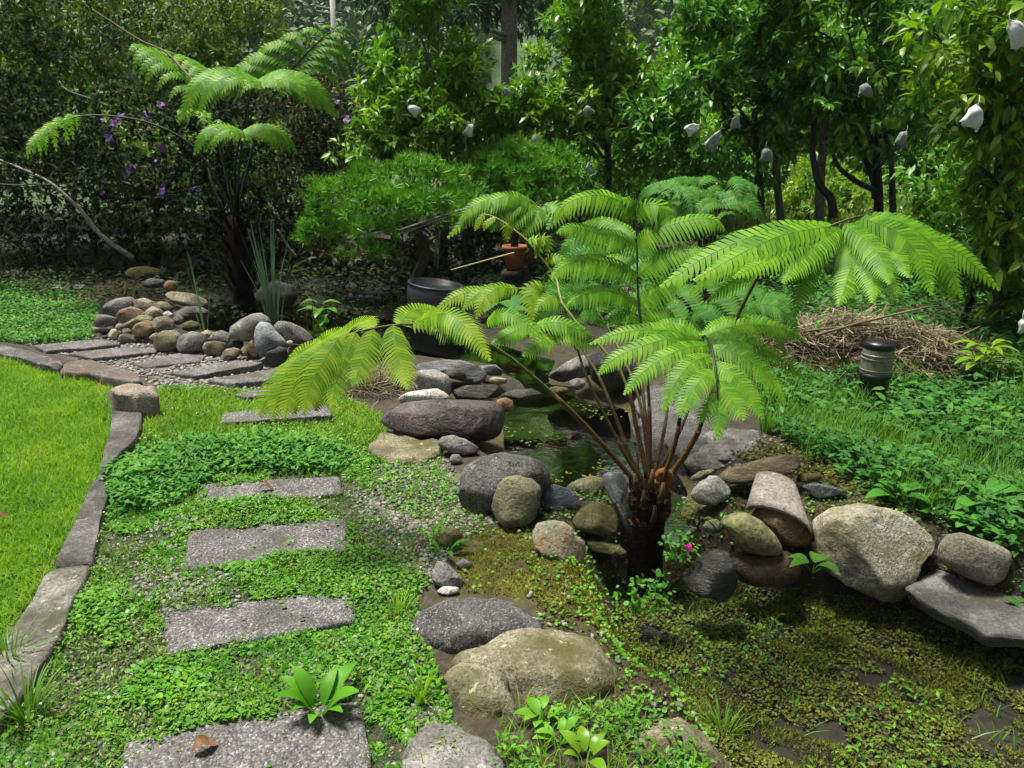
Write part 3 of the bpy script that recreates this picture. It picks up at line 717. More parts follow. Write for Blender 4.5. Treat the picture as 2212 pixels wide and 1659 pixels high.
# --- stones: (name, label, material, outline, grid, kwargs)
B = 'boulder'; S = 'stone'
ST_ = [
 # pool edge, centre
 (B, 'long purplish grey boulder lying across the pool edge, pointed at its left end', 'purple', [(250, 1050), (300, 1010), (400, 950), (520, 935), (700, 932), (900, 935), (1010, 945), (1050, 985), (1052, 1060), (1037, 1150), (990, 1195), (900, 1207), (800, 1182), (650, 1165), (480, 1170), (330, 1125), (255, 1085)], T11, dict(Y=3.95, depth=.7, e=3.2, sub=5, rough=.05)),
 (S, 'grey stone wedged under the long purplish boulder', 'gray', [(615, 1210), (650, 1170), (720, 1160), (800, 1185), (890, 1240), (880, 1280), (790, 1295), (700, 1270), (640, 1240)], T11, dict(rough=.08)),
 (S, 'small round grey stone left of the wide flat-topped boulder', 'gray', [(700, 1310), (715, 1285), (760, 1285), (782, 1310), (770, 1345), (725, 1350), (702, 1335)], T11, dict(sub=3)),
 (B, 'wide dark grey boulder with a flat top sloping into the pool', 'grayd', [(760, 1520), (775, 1420), (800, 1370), (900, 1300), (1050, 1275), (1200, 1300), (1300, 1340), (1355, 1400), (1350, 1470), (1300, 1540), (1100, 1640), (960, 1660), (800, 1640), (765, 1600)], T11, dict(depth=1.0, e=3.0, sub=5, rough=.08, sink=.16)),
 (S, 'upright olive grey block on the moss, leftmost of the heap by the fern trunk', 'olive', [(970, 1640), (985, 1560), (1010, 1490), (1060, 1435), (1150, 1425), (1250, 1455), (1290, 1500), (1290, 1600), (1255, 1700), (1180, 1750), (1050, 1745), (990, 1700)], T11, dict(e=3.4, rough=.07)),
 (S, 'jagged blue grey stone next to the upright olive block', 'blue', [(1255, 1510), (1330, 1480), (1420, 1490), (1520, 1540), (1555, 1610), (1530, 1640), (1420, 1700), (1340, 1670), (1280, 1590)], T11, dict(Y=3.12, rough=.14, e=2.9)),
 (S, 'long olive stone leaning behind the blue grey one', 'olive', [(1450, 1500), (1530, 1450), (1620, 1425), (1700, 1435), (1717, 1490), (1680, 1550), (1600, 1610), (1540, 1610), (1490, 1560)], T11, dict(Y=3.28, e=2.8)),
 (S, 'whitish angular stone standing against the fern trunk', 'bluelite', [(1685, 1425), (1740, 1400), (1820, 1405), (1872, 1470), (1850, 1520), (1890, 1600), (1900, 1680), (1870, 1750), (1820, 1752), (1790, 1660), (1740, 1570), (1705, 1500)], T11, dict(Y=3.08, rough=.13, e=3.0)),
 (S, 'mossy yellow olive round stone under the white angular one', 'olived', [(1500, 1700), (1555, 1635), (1620, 1600), (1700, 1595), (1770, 1640), (1797, 1720), (1780, 1810), (1700, 1818), (1580, 1790), (1500, 1755)], T11, dict(Y=2.98, e=2.7)),
 (S, 'brown shard lying on the wide flat-topped boulder', 'brown', [(1250, 1405), (1300, 1388), (1370, 1440), (1412, 1490), (1350, 1500), (1262, 1440)], T11, dict(Y=3.30, rough=.12, sub=3)),
 (S, 'pale cracked stone with a rusty orange patch on the moss', 'rusty', [(1235, 180), (1260, 90), (1340, 60), (1440, 65), (1500, 110), (1515, 160), (1570, 190), (1592, 240), (1560, 332), (1480, 325), (1400, 302), (1320, 290), (1250, 230)], T12, dict(e=3.2, rough=.12)),
 (S, 'flat dark olive stone low at the foot of the fern trunk', 'olived', [(1580, 185), (1700, 190), (1800, 215), (1855, 262), (1840, 290), (1750, 275), (1620, 250)], T12, dict(Y=2.92, e=3)),
 (S, 'grey slate slab topmost of the stack between the two pools', 'slateg', [(470, 702), (560, 688), (650, 673), (780, 675), (900, 716), (952, 768), (930, 810), (880, 837), (800, 817), (700, 792), (560, 770), (480, 740)], T11, dict(Y=4.75, e=3.2, rough=.08, depth=.9)),
 (S, 'thin slate tip sticking out at the right of the stack', 'slateg', [(860, 715), (1000, 703), (1042, 740), (1040, 778), (960, 775), (900, 760)], T11, dict(Y=4.9, e=3)),
 (S, 'smooth pale grey rounded stone left in the slate stack', 'graylite', [(470, 790), (490, 742), (600, 733), (690, 770), (717, 830), (705, 905), (600, 890), (520, 880)], T11, dict(Y=4.5, e=3)),
 (S, 'white stone marbled with black behind the long purplish boulder', 'marble', [(360, 925), (420, 885), (520, 868), (620, 858), (690, 895), (714, 932), (640, 960), (450, 965), (375, 965)], T11, dict(Y=4.28, e=2.8)),
 (S, 'dark wet rock ledge under the slate stack', 'wet', [(715, 870), (800, 838), (900, 835), (1000, 830), (1042, 870), (1035, 915), (900, 935), (740, 930)], T11, dict(Y=4.5, e=3.6)),
 (S, 'pale yellow pebble-shaped stone at the end of the ledge', 'tanlite', [(955, 792), (1000, 782), (1070, 795), (1077, 822), (1020, 837), (970, 818)], T11, dict(Y=4.55, sub=3)),
 (S, 'tan orange stone half in the pool water beside the purplish boulder', 'orange', [(1000, 935), (1060, 915), (1110, 935), (1122, 970), (1085, 1008), (1040, 1005), (1008, 970)], T11, dict(Y=4.12, sub=3)),
 (S, 'row of black wet rock across the pool inlet', 'wet', [(1025, 900), (1120, 865), (1230, 858), (1305, 890), (1295, 930), (1180, 942), (1060, 935)], T11, dict(Y=4.45, e=3, rough=.14)),
 (S, 'flat reddish wet stone in the inlet', 'brown', [(1320, 865), (1380, 845), (1460, 850), (1490, 880), (1430, 900), (1340, 895)], T11, dict(Y=4.5, sub=3)),
 (B, 'layered grey rock at the far right of the inlet', 'gray', [(1330, 780), (1400, 730), (1450, 690), (1550, 645), (1650, 630), (1660, 720), (1620, 770), (1500, 805), (1410, 818)], T11, dict(Y=4.9, rough=.16, e=3)),
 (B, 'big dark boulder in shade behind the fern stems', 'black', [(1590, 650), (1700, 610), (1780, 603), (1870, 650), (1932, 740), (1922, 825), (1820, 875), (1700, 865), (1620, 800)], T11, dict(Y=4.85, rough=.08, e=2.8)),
 (S, 'grey fragment at the foot of the layered rock', 'gray', [(1470, 810), (1530, 790), (1580, 800), (1580, 850), (1530, 870), (1480, 850)], T11, dict(Y=4.6, sub=3, rough=.15)),
 # right of the fern
 (S, 'flat grey stone at the pool edge right of the fern stems', 'gray', [(0, 1340), (40, 1290), (130, 1265), (330, 1290), (362, 1330), (345, 1375), (240, 1398), (60, 1415)], T21, dict(rough=.08, e=3.4, depth=1.0)),
 (S, 'long brown slate tilted across the top of the right heap', 'slate', [(228, 1430), (300, 1380), (450, 1340), (600, 1300), (740, 1285), (764, 1310), (742, 1380), (650, 1425), (500, 1462), (350, 1478), (250, 1468)], T21, dict(Y=3.3, e=3.4, rough=.07)),
 (S, 'white grey angular stone at the left of the right heap', 'white', [(40, 1555), (110, 1470), (180, 1422), (230, 1425), (332, 1510), (300, 1560), (180, 1622), (100, 1602)], T21, dict(Y=3.22, rough=.13)),
 (S, 'thin greenish stone behind the white angular one', 'olive', [(25, 1455), (110, 1395), (200, 1378), (212, 1412), (110, 1455)], T21, dict(Y=3.38, sub=3)),
 (S, 'glossy dark grey flat stone right of the roof tile', 'wetgray', [(765, 1490), (860, 1468), (960, 1490), (1070, 1522), (960, 1560), (850, 1570)], T21, dict(Y=3.2, e=3)),
 (S, 'small brown stone above the glossy flat one', 'brown', [(735, 1432), (800, 1408), (890, 1413), (902, 1450), (820, 1478), (740, 1462)], T21, dict(Y=3.3, sub=3)),
 (S, 'brown stone half covered by the curved roof tile', 'brown', [(440, 20), (520, -50), (620, -60), (760, 0), (842, 80), (852, 170), (790, 222), (700, 232), (590, 160), (490, 90)], T22, dict(Y=2.98, e=2.7)),
 (S, 'smooth egg-shaped olive stone perched at the front of the right heap', 'egg', [(240, 70), (280, 30), (330, 8), (400, 0), (500, 50), (590, 140), (642, 230), (632, 278), (520, 282), (390, 255), (325, 200), (285, 120)], T22, dict(Y=2.86, rough=.015, e=2.3)),
 (S, 'small olive stone at the blunt end of the egg-shaped one', 'olive', [(130, 90), (160, 55), (220, 45), (260, 80), (250, 130), (190, 140), (140, 125)], T22, dict(Y=2.98, sub=3)),
 (S, 'dark brown wet stone carrying the egg-shaped one', 'brownwet', [(290, 290), (400, 262), (540, 270), (690, 255), (755, 320), (752, 420), (650, 465), (450, 475), (360, 445), (305, 370)], T22, dict(Y=2.84, e=3)),
 (B, 'big whitish granite boulder, the largest stone right of the fern', 'granite', [(870, 110), (920, 40), (1050, -20), (1200, -50), (1400, 0), (1550, 90), (1622, 200), (1510, 300), (1440, 430), (1385, 585), (1270, 565), (1080, 485), (970, 415), (900, 300)], T22, dict(Y=2.85, e=3.2, sub=5, rough=.11, depth=.75, facets=7)),
 (S, 'rounded boxy stone sitting on the flat grey slate at the right', 'tangray', [(1675, 300), (1690, 220), (1740, 152), (1830, 142), (1980, 188), (2090, 240), (2098, 300), (2035, 425), (1960, 472), (1850, 432), (1700, 345)], T22, dict(Y=2.72, e=3.4, rough=.04)),
 (S, 'black wet rock with a trickle of water below the fern', 'wet', [(0, 430), (100, 320), (200, 240), (290, 260), (335, 360), (355, 500), (300, 565), (100, 550), (20, 490)], T22, dict(Y=2.72, rough=.16, e=2.8)),
 # foreground
 (S, 'small mossy brown stone among weeds beside the gravel', 'olived', [(578, 185), (650, 110), (740, 103), (787, 150), (772, 222), (680, 235), (610, 230)], T12, dict(sub=3)),
 (S, 'grey pitted rock sunk at the edge of the moss', 'gray', [(578, 400), (610, 340), (660, 318), (740, 390), (822, 480), (800, 522), (680, 500), (600, 490)], T12, dict(rough=.14, sink=.25)),
 (S, 'small white quartz stone by the dark smooth boulder', 'quartz', [(608, 520), (660, 483), (760, 488), (768, 520), (690, 538)], T12, dict(sub=3, rough=.12)),
 (S, 'small grey chip beside the white quartz at the moss edge', 'gray', [(735, 335), (790, 300), (850, 330), (840, 365), (770, 370)], T12, dict(sub=3, rough=.12)),
 (B, 'tan grey boulder cut by the bottom edge of the photo', 'tanmoss', [(1350, 1640), (1368, 1590), (1405, 1568), (1475, 1563), (1530, 1600), (1590, 1670), (1600, 1720), (1350, 1720)], ID, dict(depth=.9, sub=5, Y=1.75, rough=.07)),
 (S, 'orange stone beside the boulder at the bottom edge', 'orange', [(1795, 1305), (1900, 1252), (2000, 1258), (2062, 1310), (2035, 1372), (1950, 1412), (1860, 1375)], T12, dict(Y=1.9, e=3)),
 # cairn on the left
 (S, 'big grey stone at the top left of the cairn', 'gray', [(213, 297), (250, 230), (340, 190), (460, 173), (492, 215), (490, 280), (400, 330), (330, 345), (225, 325)], LC, dict(Y=6.25)),
 (S, 'tan stone at the top of the cairn right of the big grey one', 'tan', [(470, 205), (560, 183), (632, 213), (690, 265), (660, 320), (560, 310), (485, 275)], LC, dict(Y=6.2)),
 (S, 'reddish brown stone in the middle of the cairn', 'brownlite', [(335, 325), (370, 280), (460, 253), (535, 280), (570, 325), (480, 380), (380, 385), (340, 355)], LC, dict(Y=6.05)),
 (S, 'dark olive stone across the middle of the cairn', 'olive', [(370, 415), (450, 370), (540, 318), (615, 328), (640, 375), (560, 410), (480, 450), (400, 445)], LC, dict(Y=5.98)),
 (S, 'pale tan stone in the upper right of the cairn', 'tan', [(555, 305), (620, 248), (695, 278), (725, 335), (645, 360), (580, 350)], LC, dict(Y=6.05)),
 (S, 'olive stone behind the top right of the cairn', 'olive', [(640, 235), (680, 212), (745, 218), (785, 265), (772, 315), (700, 320)], LC, dict(Y=6.35)),
 (S, 'small white stone on the right shoulder of the cairn', 'white', [(705, 305), (750, 286), (788, 315), (772, 348), (720, 340)], LC, dict(Y=6.0, sub=3)),
 (S, 'round grey stone right of the small white one in the cairn', 'gray', [(785, 345), (830, 313), (878, 345), (873, 388), (820, 405), (792, 380)], LC, dict(Y=6.05, sub=3)),
 (S, 'flat dark olive stone at the right end of the upper cairn', 'olived', [(860, 385), (940, 363), (1008, 390), (1003, 435), (930, 460), (865, 440)], LC, dict(Y=6.0, sub=3)),
 (S, 'broad grey stone at the pond edge behind the cairn', 'grayd', [(775, 310), (900, 253), (1010, 253), (1078, 290), (1073, 355), (980, 375), (880, 365)], LC, dict(Y=6.5, e=3)),
 (S, 'long tan stone at the pond edge behind the cairn', 'tan', [(725, 160), (760, 132), (850, 138), (950, 150), (1040, 190), (1075, 235), (1030, 275), (900, 258), (790, 225)], LC, dict(Y=6.9, e=3)),
 (S, 'small orange brown block behind the cairn', 'orange', [(712, 85), (750, 43), (802, 48), (823, 90), (803, 138), (740, 130)], LC, dict(Y=7.2, e=3.4, sub=3)),
 (S, 'flat grey stone left of the orange brown block', 'grayd', [(525, 65), (620, 28), (722, 38), (718, 95), (620, 105), (535, 90)], LC, dict(Y=7.3, e=3, sub=3)),
 (S, 'grey stone at the left side of the cairn', 'gray', [(157, 385), (180, 318), (250, 318), (333, 343), (345, 390), (260, 415), (165, 420)], LC, dict(Y=6.05)),
 (S, 'dark grey stone low at the left of the cairn', 'grayd', [(185, 425), (250, 388), (322, 398), (318, 455), (250, 480), (195, 468)], LC, dict(sub=3)),
 (S, 'small tan stone between two grey ones low in the cairn', 'tan', [(318, 425), (345, 390), (385, 395), (385, 440), (345, 450)], LC, dict(Y=5.95, sub=3)),
 (S, 'small tan stone at the far left tip of the cairn', 'tan', [(105, 442), (140, 413), (185, 425), (203, 452), (140, 465)], LC, dict(sub=3)),
 (S, 'pale pinkish round stone at the front left of the cairn', 'tanlite', [(263, 485), (300, 433), (347, 433), (378, 470), (352, 520), (300, 528)], LC, dict(sub=3, e=2.3)),
 (S, 'small olive stone tucked behind the pale pinkish one', 'olive', [(375, 470), (385, 430), (430, 428), (455, 455), (440, 485), (400, 490)], LC, dict(Y=5.85, sub=3)),
 (S, 'grey tan stone low at the front of the cairn', 'tangray', [(345, 535), (368, 480), (430, 458), (490, 498), (532, 535), (480, 550), (400, 560)], LC, dict(sub=3)),
 (S, 'white chip at the foot of the cairn', 'white', [(470, 530), (490, 505), (525, 508), (538, 535), (510, 550), (480, 548)], LC, dict(sub=2)),
 (S, 'little brown stone at the foot of the cairn', 'brownlite', [(545, 520), (565, 490), (600, 495), (612, 530), (580, 545), (552, 540)], LC, dict(sub=2)),
 (S, 'glossy tan and brown banded stone in the middle front of the cairn', 'banded', [(458, 450), (500, 395), (580, 363), (642, 373), (650, 440), (590, 495), (510, 500), (470, 480)], LC, dict(Y=5.85, e=2.8)),
 (S, 'broad grey tan stone at the right front of the cairn', 'tangray', [(615, 385), (640, 340), (740, 328), (792, 370), (805, 430), (720, 460), (655, 462)], LC, dict(Y=5.85, e=2.8)),
 (S, 'olive brown rounded stone in the low row beside the path', 'olive', [(628, 565), (650, 490), (720, 448), (800, 443), (853, 480), (848, 560), (800, 620), (700, 620), (645, 600)], LC, dict()),
 (S, 'tan sliver behind the olive brown rounded stone', 'tan', [(595, 505), (630, 473), (710, 450), (720, 480), (660, 520), (615, 535)], LC, dict(Y=5.8, sub=3)),
 (B, 'large grey rounded stone in the middle of the low row', 'gray', [(798, 570), (850, 490), (950, 453), (1040, 473), (1063, 540), (1033, 612), (930, 633), (840, 625)], LC, dict(sub=4, e=2.6)),
 (S, 'small pale stone peeping over the low row', 'tanlite', [(1005, 468), (1060, 441), (1123, 460), (1113, 493), (1050, 500)], LC, dict(Y=5.75, sub=3)),
 (S, 'grey stone behind the squarish olive one', 'gray', [(1070, 525), (1110, 470), (1180, 443), (1243, 470), (1255, 535), (1210, 585), (1140, 560)], LC, dict(Y=5.7)),
 (S, 'squarish olive stone in the low row', 'olive', [(1038, 575), (1060, 540), (1130, 528), (1203, 543), (1218, 610), (1183, 655), (1080, 650), (1043, 615)], LC, dict(e=4.2, rough=.03)),
 (S, 'tan rock with a dark crease at the front of the low row', 'tan', [(1168, 665), (1210, 600), (1280, 583), (1333, 605), (1313, 655), (1250, 685), (1183, 695)], LC, dict(rough=.12)),
 (B, 'big smooth light grey stone at the top of the right pile', 'graylite', [(1242, 495), (1255, 420), (1340, 360), (1430, 313), (1500, 303), (1552, 338), (1583, 390), (1510, 455), (1430, 535), (1330, 535), (1260, 515)], LC, dict(Y=5.6, rough=.03, e=2.4)),
 (B, 'pale blue grey stone standing on end in the right pile', 'bluelite', [(1443, 500), (1460, 420), (1500, 373), (1560, 383), (1610, 440), (1692, 530), (1693, 575), (1560, 645), (1500, 665), (1458, 600)], LC, dict(Y=5.4, rough=.04, e=2.5)),
 (B, 'speckled flat grey stone sloping down at the right of the pile', 'speckled', [(1595, 405), (1640, 368), (1730, 378), (1840, 430), (1935, 530), (1885, 556), (1760, 548), (1680, 520), (1625, 455)], LC, dict(Y=5.5, e=3, rough=.06)),
 (S, 'black rounded stone at the foot of the right pile', 'black', [(1528, 695), (1548, 620), (1650, 573), (1703, 590), (1708, 660), (1663, 735), (1580, 745)], LC, dict(e=2.6)),
 (S, 'dark brown stone left of the standing blue grey one', 'brown', [(1383, 640), (1395, 560), (1430, 515), (1465, 590), (1505, 665), (1440, 690), (1395, 675)], LC, dict(Y=5.45)),
 (S, 'small olive stone left of the dark brown one', 'olive', [(1328, 625), (1350, 578), (1395, 573), (1395, 655), (1345, 655)], LC, dict(Y=5.42, sub=3)),
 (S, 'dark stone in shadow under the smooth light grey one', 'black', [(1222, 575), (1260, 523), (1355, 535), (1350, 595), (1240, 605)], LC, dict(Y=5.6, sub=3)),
 (S, 'little white stone under the speckled flat one', 'white', [(1697, 563), (1700, 533), (1740, 523), (1763, 550), (1742, 575)], LC, dict(Y=5.42, sub=2)),
 (S, 'small grey olive stone under the speckled flat one', 'tangray', [(1697, 605), (1760, 553), (1843, 563), (1840, 625), (1760, 655), (1708, 640)], LC, dict(sub=3)),
 # shaded bank top-left
 (S, 'mossy dark stone at the left border under the bushes', 'olived', [(0, 150), (20, 110), (100, 90), (200, 105), (225, 140), (120, 165)], T01, dict(sub=3)),
 (S, 'yellowish stone under the dark bushes', 'orange', [(250, 140), (280, 95), (340, 85), (378, 120), (370, 155), (300, 160)], T01, dict(sub=3)),
 (S, 'broad dark stone under the purple flowering shrub', 'olived', [(800, 120), (850, 80), (950, 65), (1060, 85), (1075, 130), (950, 160), (850, 155)], T01, dict(Y=8.0, sub=3)),
 (B, 'dark mossy boulder behind the reeds on the far bank', 'black', [(1640, 260), (1680, 180), (1800, 160), (1900, 190), (1930, 270), (1880, 330), (1720, 330)], T01, dict(Y=7.2, sub=4)),
]
M['rusty'] = rock_mat('rock_rust_patch', (.27, .26, .20), (.40, .385, .31), moss=.35, mosscol=(.27, .13, .03), scale=.7)
M['tanlite'] = rock_mat('rock_tan_light', (.36, .31, .22), (.47, .42, .32))
M['tangray'] = rock_mat('rock_tan_gray', (.20, .185, .14), (.31, .29, .23))
M['wetgray'] = rock_mat('rock_wet_gray', (.10, .105, .11), (.19, .195, .20), wet=True)
M['brownwet'] = rock_mat('rock_brown_wet', (.05, .034, .014), (.09, .062, .025), rough=.5)
M['quartz'] = rock_mat('rock_quartz', (.5, .49, .46), (.7, .69, .66))
M['brownlite'] = rock_mat('rock_brown_light', (.23, .155, .10), (.31, .23, .16))
M['banded'] = rock_mat('rock_banded', (.22, .17, .095), (.36, .30, .20), moss=.35, mosscol=(.14, .085, .03))
M['speckled'] = rock_mat('rock_speckled', (.13, .125, .11), (.21, .20, .18), speck=(.33, .31, .27))
LABEL_FIX = {'row of black wet rock across the pool inlet': 'low black wet rock lying across the pool inlet'}
for i, (nm, lb, mt, pp, fn, kw) in enumerate(ST_):
    kw = dict(kw); kw.setdefault('seed', i)
    stone(nm, LABEL_FIX.get(lb, lb), mt, pp, fn, cat='boulder' if nm == B else 'stone', **kw)
M['slatedk'] = rock_mat('rock_slate_dark', (.12, .12, .115), (.22, .22, .21), moss=.25, mosscol=(.085, .08, .05), streak=5)
slabstone('flat_rock', 'flat grey slate jutting over the mossy stream bed at the right border', 'slatedk', [(1430, 480), (1560, 400), (1650, 350), (1700, 360), (1850, 430), (2000, 470), (2212, 490), (2500, 540), (2500, 800), (2212, 800), (1960, 790), (1880, 715), (1660, 622), (1560, 565)], T22, -.13, .065, None, 'rock', .007, .014, 3, n=140, under=.4)
slabstone('flat_rock', 'flat mossy brown rock in the grass left of the pool', 'tanmoss', [(170, 1220), (280, 1130), (400, 1150), (520, 1180), (640, 1190), (680, 1250), (560, 1312), (380, 1312), (220, 1272)], T11, .03, .1, None, 'rock', .02, .03, 4)
slabstone('flat_rock', 'broad grey flat rock on the pool bank behind the fern stems', 'grayd', [(1365, 868), (1400, 832), (1470, 822), (1530, 850), (1570, 905), (1545, 965), (1490, 985), (1440, 965), (1395, 930)], ID, .02, .2, None, 'rock', .03, .04, 5, dome=.02)
slabstone('flat_rock', 'low grey flat rock between the pool bank and the herbs', 'gray', [(1500, 940), (1570, 925), (1640, 930), (1650, 960), (1570, 985), (1500, 975)], ID, .03, .12, None, 'rock', .02, .03, 6)
slabstone('flat_rock', 'pale grey flat rock at the bottom edge between path and boulders', 'gray', [(880, 1585), (925, 1558), (970, 1552), (1020, 1572), (1064, 1600), (1088, 1650), (1092, 1720), (860, 1720), (850, 1640)], ID, .03, .1, None, 'rock', .02, .03, 7)
slabstone('flat_rock', 'small flat grey slab at the edge of the far lawn', 'graylite', [(300, 190), (380, 170), (550, 182), (540, 205), (400, 212)], T01, .05, .08, None, 'rock', .01, .02, 8)

slabstone('boulder', 'dark grey smooth boulder set in the path edge', 'grayd', [(450, 690), (480, 620), (560, 570), (700, 545), (880, 535), (1060, 545), (1170, 590), (1290, 660), (1330, 730), (1150, 770), (980, 790), (850, 810), (700, 830), (560, 790), (470, 750)], T12, .05, .16, None, 'boulder', .012, .05, 11, n=110, dome=.02)
slabstone('boulder', 'large mossy tan boulder, biggest in the foreground', 'tanmoss', [(640, 930), (720, 860), (850, 808), (1000, 752), (1200, 722), (1420, 722), (1560, 738), (1680, 778), (1760, 860), (1796, 960), (1780, 1060), (1650, 1120), (1400, 1130), (1200, 1110), (1080, 1030), (900, 985), (720, 965)], T12, .04, .30, None, 'boulder', .016, .08, 12, n=130, dome=.02, under=.3)
slabstone('boulder', 'mossy tan boulder in front of the biggest foreground one', 'tanmoss', [(640, 1000), (720, 968), (850, 968), (1000, 992), (1100, 1020), (1120, 1100), (1110, 1200), (1030, 1290), (940, 1310), (830, 1270), (730, 1200), (655, 1100)], T12, .02, .25, None, 'boulder', .018, .07, 13, n=130, dome=.03, under=.2)
# roof tile: curved clay shell
def roof_tile():
    # axis from the open front arch (near) to the back, both ends read off the picture
    Yb, Yf = 3.22, 2.98
    f0, f1 = np.array(P(*T21(405, 1640), Yf)), np.array(P(*T21(835, 1790), Yf - .1))
    b0, b1 = np.array(P(*T21(468, 1425), Yb)), np.array(P(*T21(735, 1495), Yb - .06))
    Vv = []; n = 18; mrow = 10
    for layer in (0, 1):
        for j in range(mrow + 1):
            t = j / mrow
            a, b = f0 + (b0 - f0) * t, f1 + (b1 - f1) * t
            w = np.linalg.norm(b - a)
            for i in range(n + 1):
                s = i / n
                th = math.pi * s
                p = a + (b - a) * (.5 - .5 * math.cos(th))
                hgt = (.21 + .02 * t) * w * math.sin(th)
                hgt -= .018 * layer
                p = p + np.array([0, 0, 1.0]) * hgt + np.array([0, .002 * mnoise.noise(Vector((s * 9, t * 6, 1))), 0])
                Vv.append(p)
    Ff = []
    K = n + 1; off = (mrow + 1) * K
    for j in range(mrow):
        for i in range(n):
            q = (j * K + i, j * K + i + 1, (j + 1) * K + i + 1, (j + 1) * K + i)
            Ff.append(q); Ff.append(tuple(x + off for x in q[::-1]))
    for i in range(n):
        Ff.append((i, i + off, i + 1 + off, i + 1)); j = mrow * K
        Ff.append((j + i, j + i + 1, j + i + 1 + off, j + i + off))
    for j in range(mrow):
        a, b = j * K, (j + 1) * K
        Ff.append((a, b, b + off, a + off)); Ff.append((a + n, a + n + off, b + n + off, b + n))
    solid('roof_tile', Vv, Ff, M['tile'], 'curved grey clay roof tile lying on the right stone heap', 'roof tile')
roof_tile()
# ------------------------------------------------------------------ ferns
VUP = np.array([0, 0, 1.0])
def pinna_mesh(ctrl, width, hint=None, npair=None, droop=.55):
    """ctrl: world points base->tip. pinnules hang from both sides"""
    ctrl = np.asarray(ctrl, float)
    plen = np.linalg.norm(np.diff(ctrl, axis=0), axis=1).sum()
    n = int(np.clip(plen / (.0043 * np.linalg.norm(ctrl.mean(0) - C0)), 7, 28))
    ax = catmull(ctrl, n * 2 + 2)
    seg = np.linalg.norm(np.diff(ax, axis=0), axis=1).mean()
    if hint is None: hint = .62 * VUP - .55 * nrm((C0 * 0 + ax[0] - C0) * np.array([1, 1, .3]) * -1) * -1
    Vv = []; Ff = []
    def tangent(i):
        t = ax[min(i + 1, len(ax) - 1)] - ax[max(i - 1, 0)]; return t / (np.linalg.norm(t) + 1e-9)
    # midrib strip
    for i in range(0, len(ax), 2):
        t = tangent(i); b = np.cross(t, hint); b /= np.linalg.norm(b) + 1e-9
        w = .0022 * (1 - .7 * i / len(ax))
        nn = np.cross(b, t)
        k = len(Vv); Vv += [ax[i] + b * w + nn * .001, ax[i] - b * w + nn * .001]
        if i: Ff.append((k - 2, k - 1, k + 1)); Ff.append((k - 2, k + 1, k))
    for i in range(n):
        s = (i + .6) / n
        k0 = 2 * i
        p0, p1 = ax[k0], ax[k0 + 1] + (ax[k0 + 2 if k0 + 2 < len(ax) else k0 + 1] - ax[k0 + 1]) * .84
        t = tangent(k0 + 1); b = np.cross(t, hint); b /= np.linalg.norm(b) + 1e-9; nn = np.cross(b, t)
        if nn[2] < -.2: nn = -nn
        prof = min(1.0, .55 + s * 2.2) * (1 - max(0, (s - .45) / .55) ** 1.5 * .92)
        for sd in (1, -1):
            l = width * prof * random.uniform(.9, 1.08)
            d = b * sd * .93 + t * .42 + nn * .10
            mid = (p0 + p1) / 2
            q1 = mid + d * l * .55 - VUP * l * droop * .16
            q2 = mid + d * l * .93 + t * l * .10 - VUP * l * droop * .62
            wv_ = np.linalg.norm(p1 - p0) * .5
            k = len(Vv)
            Vv += [p0, p1, q1 - t * wv_ * .88, q1 + t * wv_ * .78, q2]
            if sd > 0: Ff += [(k, k + 2, k + 3), (k, k + 3, k + 1), (k + 2, k + 4, k + 3)]
            else: Ff += [(k, k + 3, k + 2), (k, k + 1, k + 3), (k + 2, k + 3, k + 4)]
    return np.array(Vv), np.array(Ff)
def frond(fern, rachis, r0, pinnae, mat, smat, width=.07, droop=.55, npair=None):
    """rachis: world pts; pinnae: list of world control point lists"""
    rp = catmull(rachis, 26)
    rad = np.linspace(r0, r0 * .22, 26)
    v, f = tube(rp, rad, 6)
    fr = part('frond', v, f, M[smat], fern)
    for pin in pinnae:
        w = width
        if isinstance(pin, tuple): pin, w = pin
        v, f = pinna_mesh(np.array(pin), w, droop=droop, npair=npair)
        part('pinna', v, f, M[mat], fr)
    return fr
def pw(fn, pts, y0, y1):
    n = len(pts)
    return [P(*fn(x, y), y0 + (y1 - y0) * (i / (n - 1)) ** 1.0) for i, (x, y) in enumerate(pts)]
def auto_pinnae(rachis, s0, n, L, side=None, fwd=.35, drop=.45, lift=.12, wid=.2, jitter=.1, prof=None):
    rp = catmull(rachis, 60)
    out = []
    for k in range(n):
        s = s0 + (1 - s0) * (k + .3) / n
        i = min(int(s * 59), 57)
        p = rp[i]; t = rp[i + 1] - rp[i]; t /= np.linalg.norm(t)
        b = np.cross(t, VUP) if side is None else np.array(side, float)
        b /= np.linalg.norm(b) + 1e-9
        q = (k + .5) / n
        pr = (min(1, .6 + q * 1.6)) * (1 - max(0, (q - .4) / .6) ** 1.6 * .85) if prof is None else prof(q)
        for sd in (1, -1):
            l = L * pr * random.uniform(1 - jitter, 1 + jitter)
            d = b * sd + t * fwd * random.uniform(.6, 1.3)
            d /= np.linalg.norm(d)
            a1 = p + d * l * .35 + VUP * l * lift * .8
            a2 = p + d * l * .7 + VUP * l * (lift * .6 - drop * .25)
            a3 = p + d * l * .95 - VUP * l * drop
            out.append(([p, a1, a2, a3], max(.02, l * wid)))
    return out

FY = 3.0
fb = GT(1402, 1235); 
crown = P(1405, 1050, FY)
fbase = np.array([crown[0], FY + .0, H(crown[0], FY) - .05])
fern = root('tree_fern', tuple(fbase), 'bright green tree fern in the middle, rust-haired crown on a short black trunk', 'tree fern')
